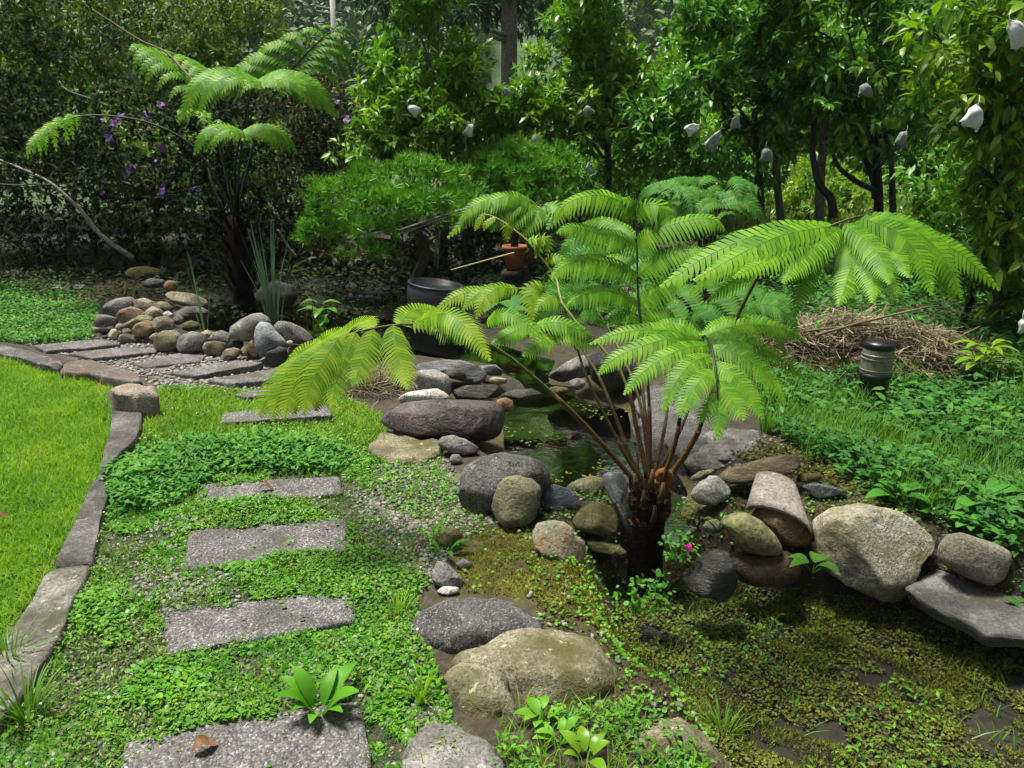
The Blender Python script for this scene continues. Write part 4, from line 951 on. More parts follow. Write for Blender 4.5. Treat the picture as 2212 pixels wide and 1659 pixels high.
# trunk
tp = [fbase, fbase + (crown - fbase) * .35, fbase + (crown - fbase) * .7, crown + np.array([0, 0, .02])]
v, f = tube(catmull(tp, 10), [.082, .078, .075, .072, .070, .069, .068, .066, .06, .05], 18)
v = np.array(v); v += (np.array([mnoise.noise_vector(Vector(p * 28)) for p in v])) * .010
part('trunk', v, f, M['caudex_dk'], fern)
# old stipe stubs and rusty scales on the crown
for k in range(16):
    a = k * 2.4; r_ = .055; z0 = -.17 + .012 * k
    p0 = crown + np.array([math.cos(a) * r_, math.sin(a) * r_, z0])
    p1 = p0 + np.array([math.cos(a) * .03, math.sin(a) * .03, .10])
    v, f = tube([p0, (p0 + p1) / 2 + np.array([math.cos(a), math.sin(a), 0]) * .012, p1], [.012, .011, .006], 6)
    part('stipe_stub', v, f, M['stipe_br'] if k > 9 else M['caudex'], fern)
for (u, v_, rr) in ((1432, 1030, .030), (1400, 1062, .022), (1416, 1050, .02)):
    c = P(u, v_, FY - .03)
    sp = [c + np.array([math.cos(t) * rr * (1 - t / 9), 0, math.sin(t) * rr * (1 - t / 9)]) for t in np.linspace(-1.6, 5.2, 22)]
    sp = [c + np.array([rr * .9, 0.01, -.09])] + sp
    v, f = tube(sp, np.linspace(.019, .012, len(sp)), 7)
    part('fiddlehead', v, f, M['scale'], fern)
# hairy scale strands
Pn = crown + np.stack([rng.normal(0, .05, 700), rng.normal(0, .04, 700), rng.uniform(-.16, .03, 700)], 1)
D = nrm(np.stack([Pn[:, 0] - crown[0], Pn[:, 1] - crown[1], np.full(700, .03)], 1) + rng.normal(0, .25, (700, 3)))
v, f = leaves('needle', Pn, D, rdir(700), rng.uniform(.02, .05, 700), np.full(700, .002))
part('scale_hairs', v, f, M['scale'], fern, kind='stuff')

def R3(base, pts): return [np.array(crown) + np.array(base)] + pts
def scaly(pts, r):      # rusty lower part of each stipe, a little thicker than the stipe itself
    rp = catmull(pts, 60)[:11]
    v, f = tube(rp, np.linspace(r * 1.15, r * .99, 11), 7)
    part('stipe_base', v, f, M['stipe_br'], fern)
# A: left drooping frond
ra = R3((-.03, 0, -.02), [P(1258, 912, 2.98), P(1150, 812, 2.95), P(*Z4(1670, 410), 2.93), P(*Z4(1400, 295), 2.9), P(*Z4(1110, 250), 2.88), P(*Z4(900, 268), 2.86), P(*Z4(700, 310), 2.84), P(*Z4(500, 385), 2.82), P(*Z4(320, 490), 2.8)])
pa = [pw(Z4, [(975, 255), (990, 400), (1040, 560), (1075, 700)], 2.84, 2.66),
      pw(Z4, [(1110, 245), (1330, 175), (1500, 300), (1645, 510)], 2.86, 2.62),
      pw(Z4, [(1010, 255), (1100, 160), (1250, 150), (1360, 190)], 2.9, 3.2),
      pw(Z4, [(720, 305), (650, 470), (580, 660), (560, 830)], 2.82, 2.64),
      pw(Z4, [(600, 345), (500, 500), (400, 690), (365, 880)], 2.80, 2.62),
      pw(Z4, [(490, 390), (370, 540), (270, 740), (235, 910)], 2.79, 2.62),
      pw(Z4, [(400, 440), (280, 580), (190, 750), (150, 920)], 2.78, 2.62),
      pw(Z4, [(330, 490), (210, 620), (110, 770), (60, 890)], 2.78, 2.66),
      pw(Z4, [(840, 285), (800, 420), (740, 560), (700, 680)], 2.83, 2.68),
      pw(Z4, [(660, 325), (560, 480), (470, 680), (450, 850)], 2.81, 2.66),
      pw(Z4, [(540, 370), (430, 520), (330, 700), (300, 870)], 2.80, 2.66),
      pw(Z4, [(1200, 250), (1280, 200), (1380, 280), (1450, 400)], 2.87, 2.70),
      pw(Z4, [(840, 275), (760, 225), (640, 290), (500, 370)], 2.88, 3.12),
      pw(Z4, [(650, 320), (560, 310), (430, 400), (300, 520)], 2.86, 3.08),
      pw(Z4, [(480, 390), (400, 400), (280, 500), (190, 620)], 2.84, 3.0)]
frond(fern, ra, .009, pa, 'fern_yel', 'stipe', .080, npair=23); scaly(ra, .0095)
# B: big right frond
rb = R3((.04, -.01, -.02), [P(*Z3(1050, 1050), 2.95), P(*Z3(1130, 870), 2.92), P(*Z3(1260, 480), 2.88), P(*Z3(1372, 143), 2.84), P(*Z2(690, 450), 2.8), P(*Z2(880, 310), 2.78), P(*Z2(1100, 215), 2.78), P(*Z2(1250, 168), 2.80), P(*Z2(1370, 158), 2.84)])
pb = [(pw(Z2, [(1060, 225), (720, 255), (360, 395), (40, 600)], 2.78, 2.70), .095),
      (pw(Z2, [(1090, 225), (800, 275), (540, 390), (240, 560)], 2.78, 2.60), .09),
      (pw(Z2, [(1000, 255), (860, 320), (680, 430), (480, 540)], 2.78, 2.56), .085),
      (pw(Z2, [(1110, 230), (1000, 330), (870, 450), (780, 570)], 2.78, 2.56), .075),
      (pw(Z2, [(1150, 215), (1300, 330), (1380, 460), (1420, 580)], 2.78, 2.52), .07),
      (pw(Z2, [(1190, 200), (1390, 320), (1480, 430), (1530, 540)], 2.79, 2.58), .065),
      (pw(Z2, [(1240, 175), (1460, 260), (1600, 420), (1670, 650)], 2.80, 2.58), .08),
      (pw(Z2, [(1300, 160), (1520, 220), (1720, 390), (1850, 665)], 2.82, 2.62), .08),
      (pw(Z2, [(1360, 158), (1610, 270), (1850, 400), (2085, 620)], 2.84, 2.70), .08),
      (pw(Z2, [(1130, 250), (1190, 400), (1160, 560), (1110, 715)], 2.78, 2.56), .07),
      (pw(Z2, [(1160, 235), (1260, 400), (1310, 540), (1315, 690)], 2.78, 2.52), .065),
      (pw(Z2, [(1180, 230), (1340, 400), (1430, 540), (1435, 690)], 2.78, 2.54), .062),
      (pw(Z2, [(960, 290), (960, 440), (900, 590), (855, 770)], 2.78, 2.6), .075),
      (pw(Z2, [(1340, 160), (1560, 330), (1750, 500), (1790, 670)], 2.84, 2.72), .075),
      (pw(Z2, [(760, 400), (640, 440), (480, 560), (330, 680)], 2.82, 2.95), .07),
      (pw(Z2, [(820, 350), (620, 350), (420, 470), (220, 640)], 2.82, 2.98), .075)]
frond(fern, rb, .011, pb, 'fern', 'stipe', .08, droop=.6); scaly(rb, .0115)
# C: upright frond
rc = R3((.0, .02, 0), [P(*Z3(735, 900), 3.05), P(*Z3(720, 600), 3.1), P(*Z1(1470, 1030), 3.16), P(*Z1(1450, 800), 3.22), P(*Z1(1445, 600), 3.27), P(*Z1(1440, 400), 3.31), P(*Z1(1430, 280), 3.34), P(*Z1(1440, 180), 3.34)])
pc = [pw(Z1, [(1430, 280), (1370, 200), (1190, 135), (970, 190), (875, 340)], 3.34, 3.22),
      pw(Z1, [(1432, 275), (1500, 205), (1590, 205), (1650, 300), (1660, 360)], 3.34, 3.24),
      pw(Z1, [(1440, 490), (1330, 420), (1180, 395), (1000, 350), (885, 400)], 3.29, 3.16),
      pw(Z1, [(1442, 480), (1520, 400), (1720, 325), (1930, 292), (2050, 380)], 3.29, 3.18),
      pw(Z1, [(1448, 690), (1300, 610), (1110, 575), (930, 625), (858, 720)], 3.24, 3.10),
      pw(Z1, [(1450, 680), (1600, 570), (1790, 510), (1940, 520)], 3.24, 3.14),
      pw(Z1, [(1455, 895), (1340, 815), (1200, 785), (1050, 825), (955, 900)], 3.20, 3.06),
      pw(Z1, [(1458, 890), (1570, 790), (1700, 700), (1820, 690)], 3.20, 3.10),
      (pw(Z1, [(1468, 1000), (1400, 955), (1300, 955), (1215, 1020)], 3.17, 3.10), .05),
      (pw(Z1, [(1472, 1005), (1540, 935), (1640, 920), (1705, 975)], 3.17, 3.10), .045),
      (pw(Z1, [(1440, 220), (1400, 170), (1300, 170)], 3.34, 3.3), .05),
      (pw(Z1, [(1445, 590), (1360, 560), (1250, 560), (1150, 600)], 3.26, 3.4), .06),
      (pw(Z1, [(1443, 430), (1340, 350), (1200, 300), (1060, 330)], 3.3, 3.5), .06)]
frond(fern, rc, .008, pc, 'fern', 'stipe_dk', .085, droop=.95); scaly(rc, .0085)
# D: frond arching toward the viewer
rd = R3((.03, -.03, -.01), [P(*Z3(925, 1050), 2.93), P(*Z3(985, 700), 2.88), P(*Z3(1060, 400), 2.80), P(*Z3(1130, 270), 2.70), P(*Z3(1185, 330), 2.58), P(*Z3(1215, 470), 2.48), P(*Z3(1232, 640), 2.42), P(*Z3(1240, 760), 2.40)])
pd_ = [pw(Z3, [(1110, 285), (880, 225), (560, 235), (275, 330)], 2.73, 2.70),
       pw(Z3, [(1140, 290), (850, 290), (510, 410), (345, 560)], 2.70, 2.60),
       pw(Z3, [(1170, 330), (950, 370), (700, 520), (535, 710)], 2.64, 2.48),
       pw(Z3, [(1200, 410), (1050, 460), (920, 620), (825, 840)], 2.56, 2.38),
       pw(Z3, [(1220, 520), (1120, 580), (1010, 730), (955, 880)], 2.48, 2.34),
       pw(Z3, [(1120, 270), (1380, 190), (1680, 200), (1905, 310)], 2.73, 2.74),
       pw(Z3, [(1150, 290), (1400, 300), (1650, 400), (1895, 600)], 2.69, 2.60),
       pw(Z3, [(1185, 350), (1390, 400), (1600, 550), (1745, 780)], 2.62, 2.46),
       pw(Z3, [(1210, 460), (1350, 550), (1480, 710), (1580, 890)], 2.52, 2.36),
       pw(Z3, [(1230, 580), (1300, 680), (1380, 790), (1440, 895)], 2.46, 2.34),
       (pw(Z3, [(1240, 700), (1250, 800), (1245, 920), (1238, 1050)], 2.42, 2.32), .045),
       (pw(Z3, [(1238, 690), (1180, 760), (1120, 850), (1100, 920)], 2.42, 2.36), .035),
       (pw(Z3, [(1130, 275), (1250, 180), (1400, 130), (1550, 140)], 2.76, 2.95), .05),
       (pw(Z3, [(1110, 280), (950, 180), (780, 190), (600, 260)], 2.78, 2.95), .05)]
frond(fern, rd, .009, pd_, 'fern', 'stipe_dk', .062, droop=.5); scaly(rd, .009)
# F: lower left frond behind A
rf = R3((-.02, .03, 0), [P(*Z3(600, 1180), 3.05), P(*Z3(480, 850), 3.12), P(*Z3(360, 560), 3.2), P(*Z3(240, 360), 3.3), P(*Z1(950, 900), 3.42), P(*Z1(830, 800), 3.5), P(*Z1(650, 770), 3.6), P(*Z1(430, 785), 3.68), P(*Z1(250, 830), 3.72)])
pf = [pw(Z1, [(430, 785), (320, 790), (200, 830), (75, 905)], 3.66, 3.58), pw(Z1, [(630, 775), (500, 770), (400, 850), (345, 990)], 3.58, 3.44),
      pw(Z1, [(800, 790), (740, 770), (720, 870), (745, 1000)], 3.5, 3.36), pw(Z1, [(820, 790), (800, 760), (700, 765), (640, 850)], 3.52, 3.48),
      pw(Z1, [(540, 775), (450, 775), (330, 830), (250, 930)], 3.62, 3.5), pw(Z1, [(930, 880), (900, 830), (820, 850), (740, 930)], 3.45, 3.34)]
frond(fern, rf, .009, pf, 'fern_yel', 'stipe', .068); scaly(rf, .009)
# G: frond over the pool, just behind A
rg_ = R3((-.02, .01, 0), [P(*Z3(560, 1150), 3.02), P(*Z3(380, 800), 3.04), P(*Z3(250, 520), 3.08), P(*Z3(195, 360), 3.12), P(*Z1(900, 1100), 3.16), P(*Z1(760, 1020), 3.2), P(*Z1(600, 980), 3.22), P(*Z1(450, 1000), 3.24)])
pg = [pw(Z1, [(420, 1000), (530, 945), (700, 1015), (865, 1160)], 3.2, 3.06), pw(Z1, [(760, 1020), (900, 1000), (1050, 1055), (1170, 1115)], 3.2, 3.12),
      pw(Z1, [(700, 1030), (600, 1070), (520, 1110), (440, 1160)], 3.2, 3.14), pw(Z1, [(900, 1110), (800, 1130), (720, 1180), (660, 1240)], 3.16, 3.06),
      pw(Z1, [(820, 1060), (740, 1040), (600, 1050), (480, 1090)], 3.18, 3.3), pw(Z1, [(880, 1090), (980, 1080), (1100, 1130), (1180, 1180)], 3.16, 3.1)]
frond(fern, rg_, .008, pg, 'fern', 'stipe', .066); scaly(rg_, .0085)
# E: young pale frond
re_ = R3((-.01, .03, .02), [P(*Z3(640, 950), 3.1), P(*Z3(520, 520), 3.2), P(*Z1(960, 920), 3.3), P(*Z1(900, 720), 3.4), P(*Z1(830, 610), 3.45), P(*Z1(700, 450), 3.5), P(*Z1(590, 360), 3.53), P(*Z1(480, 290), 3.56), P(*Z1(385, 268), 3.58), P(*Z1(340, 330), 3.58)])
pe = [(pw(Z1, [(600, 370), (560, 330), (560, 400), (560, 470)], 3.52, 3.48), .035), (pw(Z1, [(740, 490), (800, 420), (840, 470), (820, 560)], 3.48, 3.44), .045),
      (pw(Z1, [(700, 450), (760, 430), (780, 500), (740, 580)], 3.48, 3.44), .04), (pw(Z1, [(480, 290), (440, 310), (410, 340), (400, 390)], 3.55, 3.52), .025),
      (pw(Z1, [(400, 270), (370, 310), (350, 350), (340, 390)], 3.57, 3.54), .022), (pw(Z1, [(820, 590), (860, 560), (920, 560), (980, 600)], 3.46, 3.42), .045)]
frond(fern, re_, .007, pe, 'fern_yel', 'stipe_yl', .04); scaly(re_, .009)
# rear fronds filling the canopy
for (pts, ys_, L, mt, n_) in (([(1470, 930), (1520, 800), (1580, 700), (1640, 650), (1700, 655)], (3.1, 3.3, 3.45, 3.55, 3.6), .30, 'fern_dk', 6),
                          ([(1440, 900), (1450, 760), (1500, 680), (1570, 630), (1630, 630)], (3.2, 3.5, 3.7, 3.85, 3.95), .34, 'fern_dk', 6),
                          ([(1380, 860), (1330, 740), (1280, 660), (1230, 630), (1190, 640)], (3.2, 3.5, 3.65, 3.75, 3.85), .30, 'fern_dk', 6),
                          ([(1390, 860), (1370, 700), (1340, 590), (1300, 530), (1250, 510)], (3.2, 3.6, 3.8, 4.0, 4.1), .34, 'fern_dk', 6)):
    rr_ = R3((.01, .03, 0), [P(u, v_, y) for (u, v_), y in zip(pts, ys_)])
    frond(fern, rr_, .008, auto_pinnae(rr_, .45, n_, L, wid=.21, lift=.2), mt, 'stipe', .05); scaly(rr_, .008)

# ferns standing behind
def auto_fern(name, label, basepx, Y, ht, rads, fronds, mat, L, tm='caudex', smat='stipe', npair=18, trunk_r=.09):
    c0 = P(*basepx, Y); x = c0[0]
    b = np.array([x, Y, H(x, Y)])
    fr_ = root(name, tuple(b), label, 'tree fern')
    v, f = tube(catmull([b - VUP * .05, b + VUP * ht * .5, b + VUP * ht], 8), np.linspace(trunk_r, trunk_r * .8, 8), 12)
    v = np.array(v) + np.array([mnoise.noise_vector(Vector(p * 14)) for p in v]) * .035
    part('trunk', v, f, M[tm], fr_)
    top = b + VUP * ht
    for k in range(int(ht * 34)):
        a_ = k * 2.4; z_ = ht * (.15 + .85 * (k / (ht * 34)))
        o_ = np.array([math.cos(a_), math.sin(a_), 0])
        q0 = b + VUP * z_ + o_ * trunk_r * .8
        v, f = tube([q0, q0 + o_ * .05 + VUP * .10, q0 + o_ * .12 + VUP * random.uniform(.15, .32)], [.016, .013, .006], 5)
        part('dead_stipe', v, f, M['caudex_dk'], fr_)
    for pts, ys_, s0, n, Lf, side in fronds:
        rr_ = [top] + [P(u, v_, y) for (u, v_), y in zip(pts, ys_)]
        frond(fr_, rr_, .014, auto_pinnae(rr_, s0, n, Lf, side=side, wid=.19), mat, smat, .05, npair=npair)
    return fr_
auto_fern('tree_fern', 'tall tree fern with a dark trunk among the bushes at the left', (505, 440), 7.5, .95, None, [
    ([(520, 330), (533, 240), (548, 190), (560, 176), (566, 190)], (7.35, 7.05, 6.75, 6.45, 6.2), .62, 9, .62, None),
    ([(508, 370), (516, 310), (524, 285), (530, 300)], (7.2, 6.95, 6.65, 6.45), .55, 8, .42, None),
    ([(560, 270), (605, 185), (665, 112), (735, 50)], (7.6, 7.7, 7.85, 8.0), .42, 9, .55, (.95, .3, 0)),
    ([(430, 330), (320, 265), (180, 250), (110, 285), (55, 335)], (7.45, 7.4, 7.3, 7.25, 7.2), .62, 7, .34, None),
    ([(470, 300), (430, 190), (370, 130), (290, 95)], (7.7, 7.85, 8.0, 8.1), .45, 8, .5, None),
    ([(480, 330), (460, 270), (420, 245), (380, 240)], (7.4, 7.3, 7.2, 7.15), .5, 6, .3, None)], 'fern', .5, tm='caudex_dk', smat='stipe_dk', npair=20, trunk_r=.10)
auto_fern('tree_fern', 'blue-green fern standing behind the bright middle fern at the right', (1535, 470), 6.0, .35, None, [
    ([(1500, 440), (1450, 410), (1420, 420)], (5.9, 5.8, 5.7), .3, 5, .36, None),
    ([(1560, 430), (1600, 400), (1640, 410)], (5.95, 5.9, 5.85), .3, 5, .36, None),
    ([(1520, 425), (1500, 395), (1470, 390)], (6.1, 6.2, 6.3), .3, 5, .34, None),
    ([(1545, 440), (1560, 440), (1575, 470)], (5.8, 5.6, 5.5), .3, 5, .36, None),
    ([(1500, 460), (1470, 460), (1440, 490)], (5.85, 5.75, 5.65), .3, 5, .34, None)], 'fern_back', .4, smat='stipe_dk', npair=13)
# fern in the terracotta pot
PY = 7.2
pc0 = P(*Z1(610, 640), PY); potx = pc0[0]; pb0 = np.array([potx, PY, pc0[2]])
v, f = tube(catmull([np.array([potx, PY, H(potx, PY) - .05]), np.array([potx + .02, PY, pc0[2] * .5]), pc0 - VUP * .003], 9), [.16, .15, .14, .135, .13, .13, .13, .132, .13], 16)
v = np.array(v) + np.array([mnoise.noise_vector(Vector(p * 9)) for p in v]) * np.array([.02, .02, 0])
solid('tree_stump', v, f, M['bark_dk'], 'dark mossy stump under the terracotta pot', 'stump')
pot_h = P(*Z1(610, 480), PY)[2] - pb0[2]
pr_ = .105
pot = root('terracotta_pot', tuple(pb0), 'red terracotta flower pot under a drooping fern', 'flower pot')
v, f = lathe([(0.001, 0), (pr_ * .72, 0), (pr_ * .95, pot_h * .84), (pr_ * .95, pot_h * .85)], 28, pb0); part('body', v, f, M['terracotta'], pot)
v, f = lathe([(pr_ * 1.0, pot_h * .83), (pr_ * 1.07, pot_h * .84), (pr_ * 1.07, pot_h), (pr_ * .9, pot_h), (pr_ * .88, pot_h * .88), (.001, pot_h * .86)], 28, pb0); part('rim', v, f, M['terracotta'], pot)
ptop = pb0 + VUP * pot_h * .9
pf_ = root('potted_fern', tuple(ptop), 'light green fern arching out of the terracotta pot', 'fern')
v, f = tube([ptop - VUP * .1, ptop + VUP * .1, ptop + np.array([-.05, 0, .3])], [.04, .035, .025], 8); part('trunk', v, f, M['caudex'], pf_)
for ctrl, pl in (([(600, 300), (650, 200), (720, 180), (760, 200)], [[(740, 195), (560, 145), (350, 240), (140, 440)], [(750, 200), (620, 190), (500, 280), (445, 400)], [(700, 190), (500, 160), (330, 210), (230, 330)]]),
                 ([(620, 300), (720, 220), (800, 205), (860, 230)], [[(850, 225), (780, 250), (700, 340), (655, 430)], [(800, 210), (900, 215), (890, 280), (820, 380)], [(760, 205), (680, 230), (600, 300), (560, 400)]])):
    rr_ = [ptop + np.array([-.05, 0, .25])] + [P(*Z1(*p_), PY - .1 - .05 * i) for i, p_ in enumerate(ctrl)]
    frond(pf_, rr_, .012, [(pw(Z1, q, PY - .2, PY - .4), .14) for q in pl], 'fern', 'stipe_dk', .13, npair=22)

# ------------------------------------------------------------------ trees and shrubs
def crown_leaves(blobs, ncl, per, L, kind='dia', ratio=.42, spread=.8, gap=.0, droop=.35, updir=.4, up_bias=.3):
    """blobs: (centre, (rx,ry,rz)); returns V,F and cluster centres"""
    w = np.array([(b[1][0] * b[1][1] * b[1][2]) ** .66 for b in blobs]); w /= w.sum()
    idx = rng.choice(len(blobs), ncl, p=w)
    cen = np.array([b[0] for b in blobs])[idx]; rad = np.array([b[1] for b in blobs])[idx]
    d = rdir(ncl); d[:, 2] = np.where(rng.random(ncl) < up_bias, np.abs(d[:, 2]), d[:, 2])
    rr_ = rng.random(ncl) ** .38
    lump = 1 + .22 * np.sin(d[:, 0] * 5 + cen[:, 0] * 7) * np.sin(d[:, 2] * 6 + cen[:, 2] * 5)
    pc_ = cen + d * rad * (rr_ * lump)[:, None]
    if gap:
        g = np.sin(pc_[:, 0] * 3.1 + 1) * np.sin(pc_[:, 1] * 2.7) * np.sin(pc_[:, 2] * 3.7 + 2) + .35 * np.sin(pc_[:, 0] * 8) * np.sin(pc_[:, 2] * 9)
        k = g > -.45 + gap; pc_, d = pc_[k], d[k]
    n = len(pc_)
    axis = nrm(d * .6 + np.array([0, 0, updir]) + rng.normal(0, .35, (n, 3)))
    pc2 = np.repeat(pc_, per, 0); ax2 = np.repeat(axis, per, 0)
    m_ = len(pc2)
    dr = nrm(ax2 * (1 - spread * .6) + rdir(m_) * spread - np.array([0, 0, droop]) * rng.random((m_, 1)))
    pos = pc2 + ax2 * (rng.uniform(-.5, .5, (m_, 1)) * L) + dr * L * .15
    nn = nrm(np.array([0, 0, 1.0]) + .5 * rdir(m_) + .3 * ax2)
    ln = L * rng.uniform(.6, 1.2, m_)
    v, f = leaves(kind, pos, dr, nn, ln, ln * ratio)
    return v, f, pc_, (pos, dr, nn, ln)
def limb(p0, p1, r0, r1, bend=.12, n=7, sides=6):
    p0, p1 = np.asarray(p0, float), np.asarray(p1, float)
    L = np.linalg.norm(p1 - p0)
    ctrl = [p0] + [p0 + (p1 - p0) * t + rng.normal(0, bend * L * .4, 3) * np.array([1, 1, .5]) for t in (.35, .68)] + [p1]
    return tube(catmull(ctrl, n), np.linspace(r0, r1, n), sides)
def E(u, v, Y, ru, rv, dy):      # ellipsoid from picture extents
    c = P(u, v, Y); s = np.linalg.norm(c - C0) / FPX
    return (c, (ru * s, dy, rv * s))
def tree(name, label, cat, Y, base_u, trunk_top, blobs, ncl, per, L, mat, kind='dia', bark='bark', r0=.06, group=None, ratio=.42, gap=.0, nlimb=6, ntwig=30,
         droop=.35, spread=.8, leaf_parts=0, updir=.4, base_pts=None):
    x = P(base_u, 560, Y)[0]
    b = np.array([x, Y, H(x, Y) - .03])
    t = root(name, tuple(b), label, cat, group)
    top = P(*trunk_top)
    v, f = tube(catmull(base_pts and [b] + [P(*q) for q in base_pts] + [top] or [b, b + (top - b) * .5 + np.array([.05, 0, 0]), top], 12), np.linspace(r0, r0 * .55, 12), 9)
    part('trunk', v, f, M[bark], t)
    lv, lf, pc_, (pos, dr, nn, ln) = crown_leaves(blobs, ncl, per, L, kind, ratio, spread, gap, droop, updir)
    cr = part('crown', lv, lf, M[mat], t); 
    for k in range(nlimb):
        bc, br = blobs[k % len(blobs)]
        s_ = b + (top - b) * random.uniform(.55, 1.0)
        e_ = np.array(bc) + rng.normal(0, .35, 3) * np.array(br)
        v, f = limb(s_, e_, r0 * .42, r0 * .12)
        part('limb', v, f, M[bark], t)
    if ntwig:
        mb = MB()
        for k in rng.choice(len(pc_), min(ntwig, len(pc_)), replace=False):
            bc = min(blobs, key=lambda q: np.linalg.norm(q[0] - pc_[k]))[0]
            mb.add(*limb(np.array(bc) - VUP * .1, pc_[k], r0 * .16, r0 * .05, n=4, sides=4))
        part('twigs', mb.V, mb.F, M[bark], t, kind='stuff')
    if leaf_parts:
        front = np.argsort(np.linalg.norm(pos - C0, axis=1))[:leaf_parts * 3]
        sel = rng.choice(front, leaf_parts, replace=False)
        for k in sel:
            p_ = pos[k] + (C0 - pos[k]) * .02
            v, f = leaves('lance', p_[None], dr[k][None], nn[k][None], np.array([ln[k] * 1.15]), np.array([ln[k] * 1.15 * ratio]))
            part('leaf', v, f, M[mat], t)
    return t

GF = 'fruit trees behind the pond'
tree('fruit_tree', 'fruit tree left of the bare tall trunk, bright leaves and two white bags', 'fruit tree', 9.0, 955, (950, 200, 9.0),
     [E(930, 55, 9, 70, 70, .5), E(890, 150, 8.9, 110, 70, .6), E(985, 150, 9.1, 75, 70, .5), E(880, 260, 8.8, 150, 80, .7), E(800, 310, 8.7, 85, 45, .5), E(1000, 260, 9, 120, 70, .6), E(920, -60, 9, 90, 60, .5)],
     1050, 10, .115, 'fruit_leaf', 'dia', 'bark_gray', .055, GF, gap=.05)
tree('fruit_tree', 'fruit tree right of the bare tall trunk in the middle', 'fruit tree', 9.6, 1310, (1300, 170, 9.6),
     [E(1260, 60, 9.6, 75, 80, .6), E(1230, 150, 9.6, 100, 70, .6), E(1350, 190, 9.6, 80, 80, .6), E(1200, 260, 9.4, 130, 80, .7), E(1340, 300, 9.5, 140, 100, .7), E(1090, 320, 9.3, 90, 60, .5), E(1130, 240, 9.5, 70, 60, .5), E(1270, -50, 9.6, 60, 60, .5)],
     1400, 10, .115, 'fruit_leaf', 'dia', 'bark_gray', .055, GF, gap=.06)
tree('fruit_tree', 'fruit tree with dark leaves left of the twisted black stem', 'fruit tree', 9.0, 1640, (1630, 240, 9.0),
     [E(1560, 60, 9, 110, 80, .7), E(1680, 90, 9.1, 130, 90, .7), E(1540, 190, 8.8, 120, 70, .7), E(1660, 230, 9, 130, 80, .8), E(1480, 310, 8.8, 110, 80, .6), E(1600, 340, 8.9, 110, 70, .6), E(1420, 250, 9.0, 80, 80, .6), E(1600, -40, 9, 150, 70, .7)],
     1500, 10, .115, 'fruit_leaf2', 'dia', 'bark', .05, GF, gap=.07)
tree('fruit_tree', 'fruit tree with a forked dark trunk at the right', 'fruit tree', 8.6, 1892, (1890, 290, 8.6),
     [E(1800, 60, 8.8, 130, 90, .7), E(1930, 80, 8.7, 120, 90, .7), E(1800, 190, 8.6, 120, 70, .7), E(1930, 210, 8.4, 120, 80, .7), E(1860, 290, 8.7, 110, 50, .6), E(2000, 300, 8.4, 90, 70, .6), E(1850, -50, 8.7, 180, 70, .7)],
     1150, 10, .115, 'fruit_leaf2', 'dia', 'bark_dk', .065, GF, gap=.12)
tree('leafy_tree', 'nearest tree at the right border with hanging yellow-green leaves', 'tree', 6.0, 2170, (2180, 300, 6.0),
     [E(2120, 130, 5.9, 110, 110, .5), E(2160, 300, 5.8, 100, 100, .5), E(2130, 240, 5.8, 70, 60, .4), E(2180, 480, 5.7, 60, 90, .4), E(2200, 20, 5.9, 110, 80, .5), E(2230, 620, 5.6, 60, 90, .4), E(2040, 60, 6.1, 90, 70, .5), E(2250, 200, 5.9, 90, 200, .5)],
     620, 9, .115, 'near_leaf', 'lance', 'bark', .05, None, ratio=.36, gap=.05, droop=.9, leaf_parts=220)
tree('understorey_shrub', 'dark leafy shrub in the shade below the right border tree', 'shrub', 6.3, 2100, (2110, 520, 6.3),
     [E(2100, 420, 6.4, 120, 90, .5), E(2180, 560, 6.2, 120, 90, .5), E(2080, 560, 6.4, 70, 60, .4), E(2230, 700, 6.0, 90, 80, .4)], 420, 9, .10, 'fruit_leaf2', 'dia', 'bark_dk', .03, None, gap=.05)
for (lb, u, Y_, bl_, mt_, nc) in (('mid green shrub under the middle fruit trees', 1250, 10.6, [E(1180, 390, 10.6, 110, 70, .6), E(1300, 400, 10.6, 120, 70, .6), E(1400, 380, 10.7, 100, 80, .6)], 'fruit_leaf2', 420),
                             ('dark shrub behind the blue-green fern', 1520, 10.4, [E(1480, 400, 10.4, 100, 80, .6), E(1580, 400, 10.4, 90, 70, .6)], 'fruit_leaf2', 320),
                             ('leafy shrub between the forked trunk and the right border tree', 1990, 9.6, [E(1970, 420, 9.6, 80, 60, .5), E(2060, 400, 9.4, 90, 90, .5), E(2000, 500, 9.2, 90, 50, .5)], 'fruit_leaf', 380),
                             ('dark low bush on the far bank behind the urn', 900, 8.9, [E(830, 570, 8.7, 120, 40, .4), E(960, 540, 8.9, 120, 60, .4), E(1060, 500, 9.2, 110, 70, .4), E(700, 570, 8.9, 90, 40, .4)], 'brown_leaf', 520)):
    tree('understorey_shrub', lb, 'shrub', Y_, u, (u, 470, Y_), bl_, nc, 9, .10, mt_, 'dia', 'bark_dk', .025, None, gap=.03, nlimb=3, ntwig=10)
tree('understorey_shrub', 'sunlit yellow-green shrub seen between the right tree stems', 'shrub', 11.2, 1740, (1740, 440, 11.2), [E(1670, 430, 11.2, 70, 45, .5), E(1760, 400, 11.4, 60, 60, .5), E(1840, 430, 11.0, 80, 50, .5)], 330, 9, .10, 'near_leaf', 'dia', 'bark', .025, None, gap=.05, nlimb=3, ntwig=10)
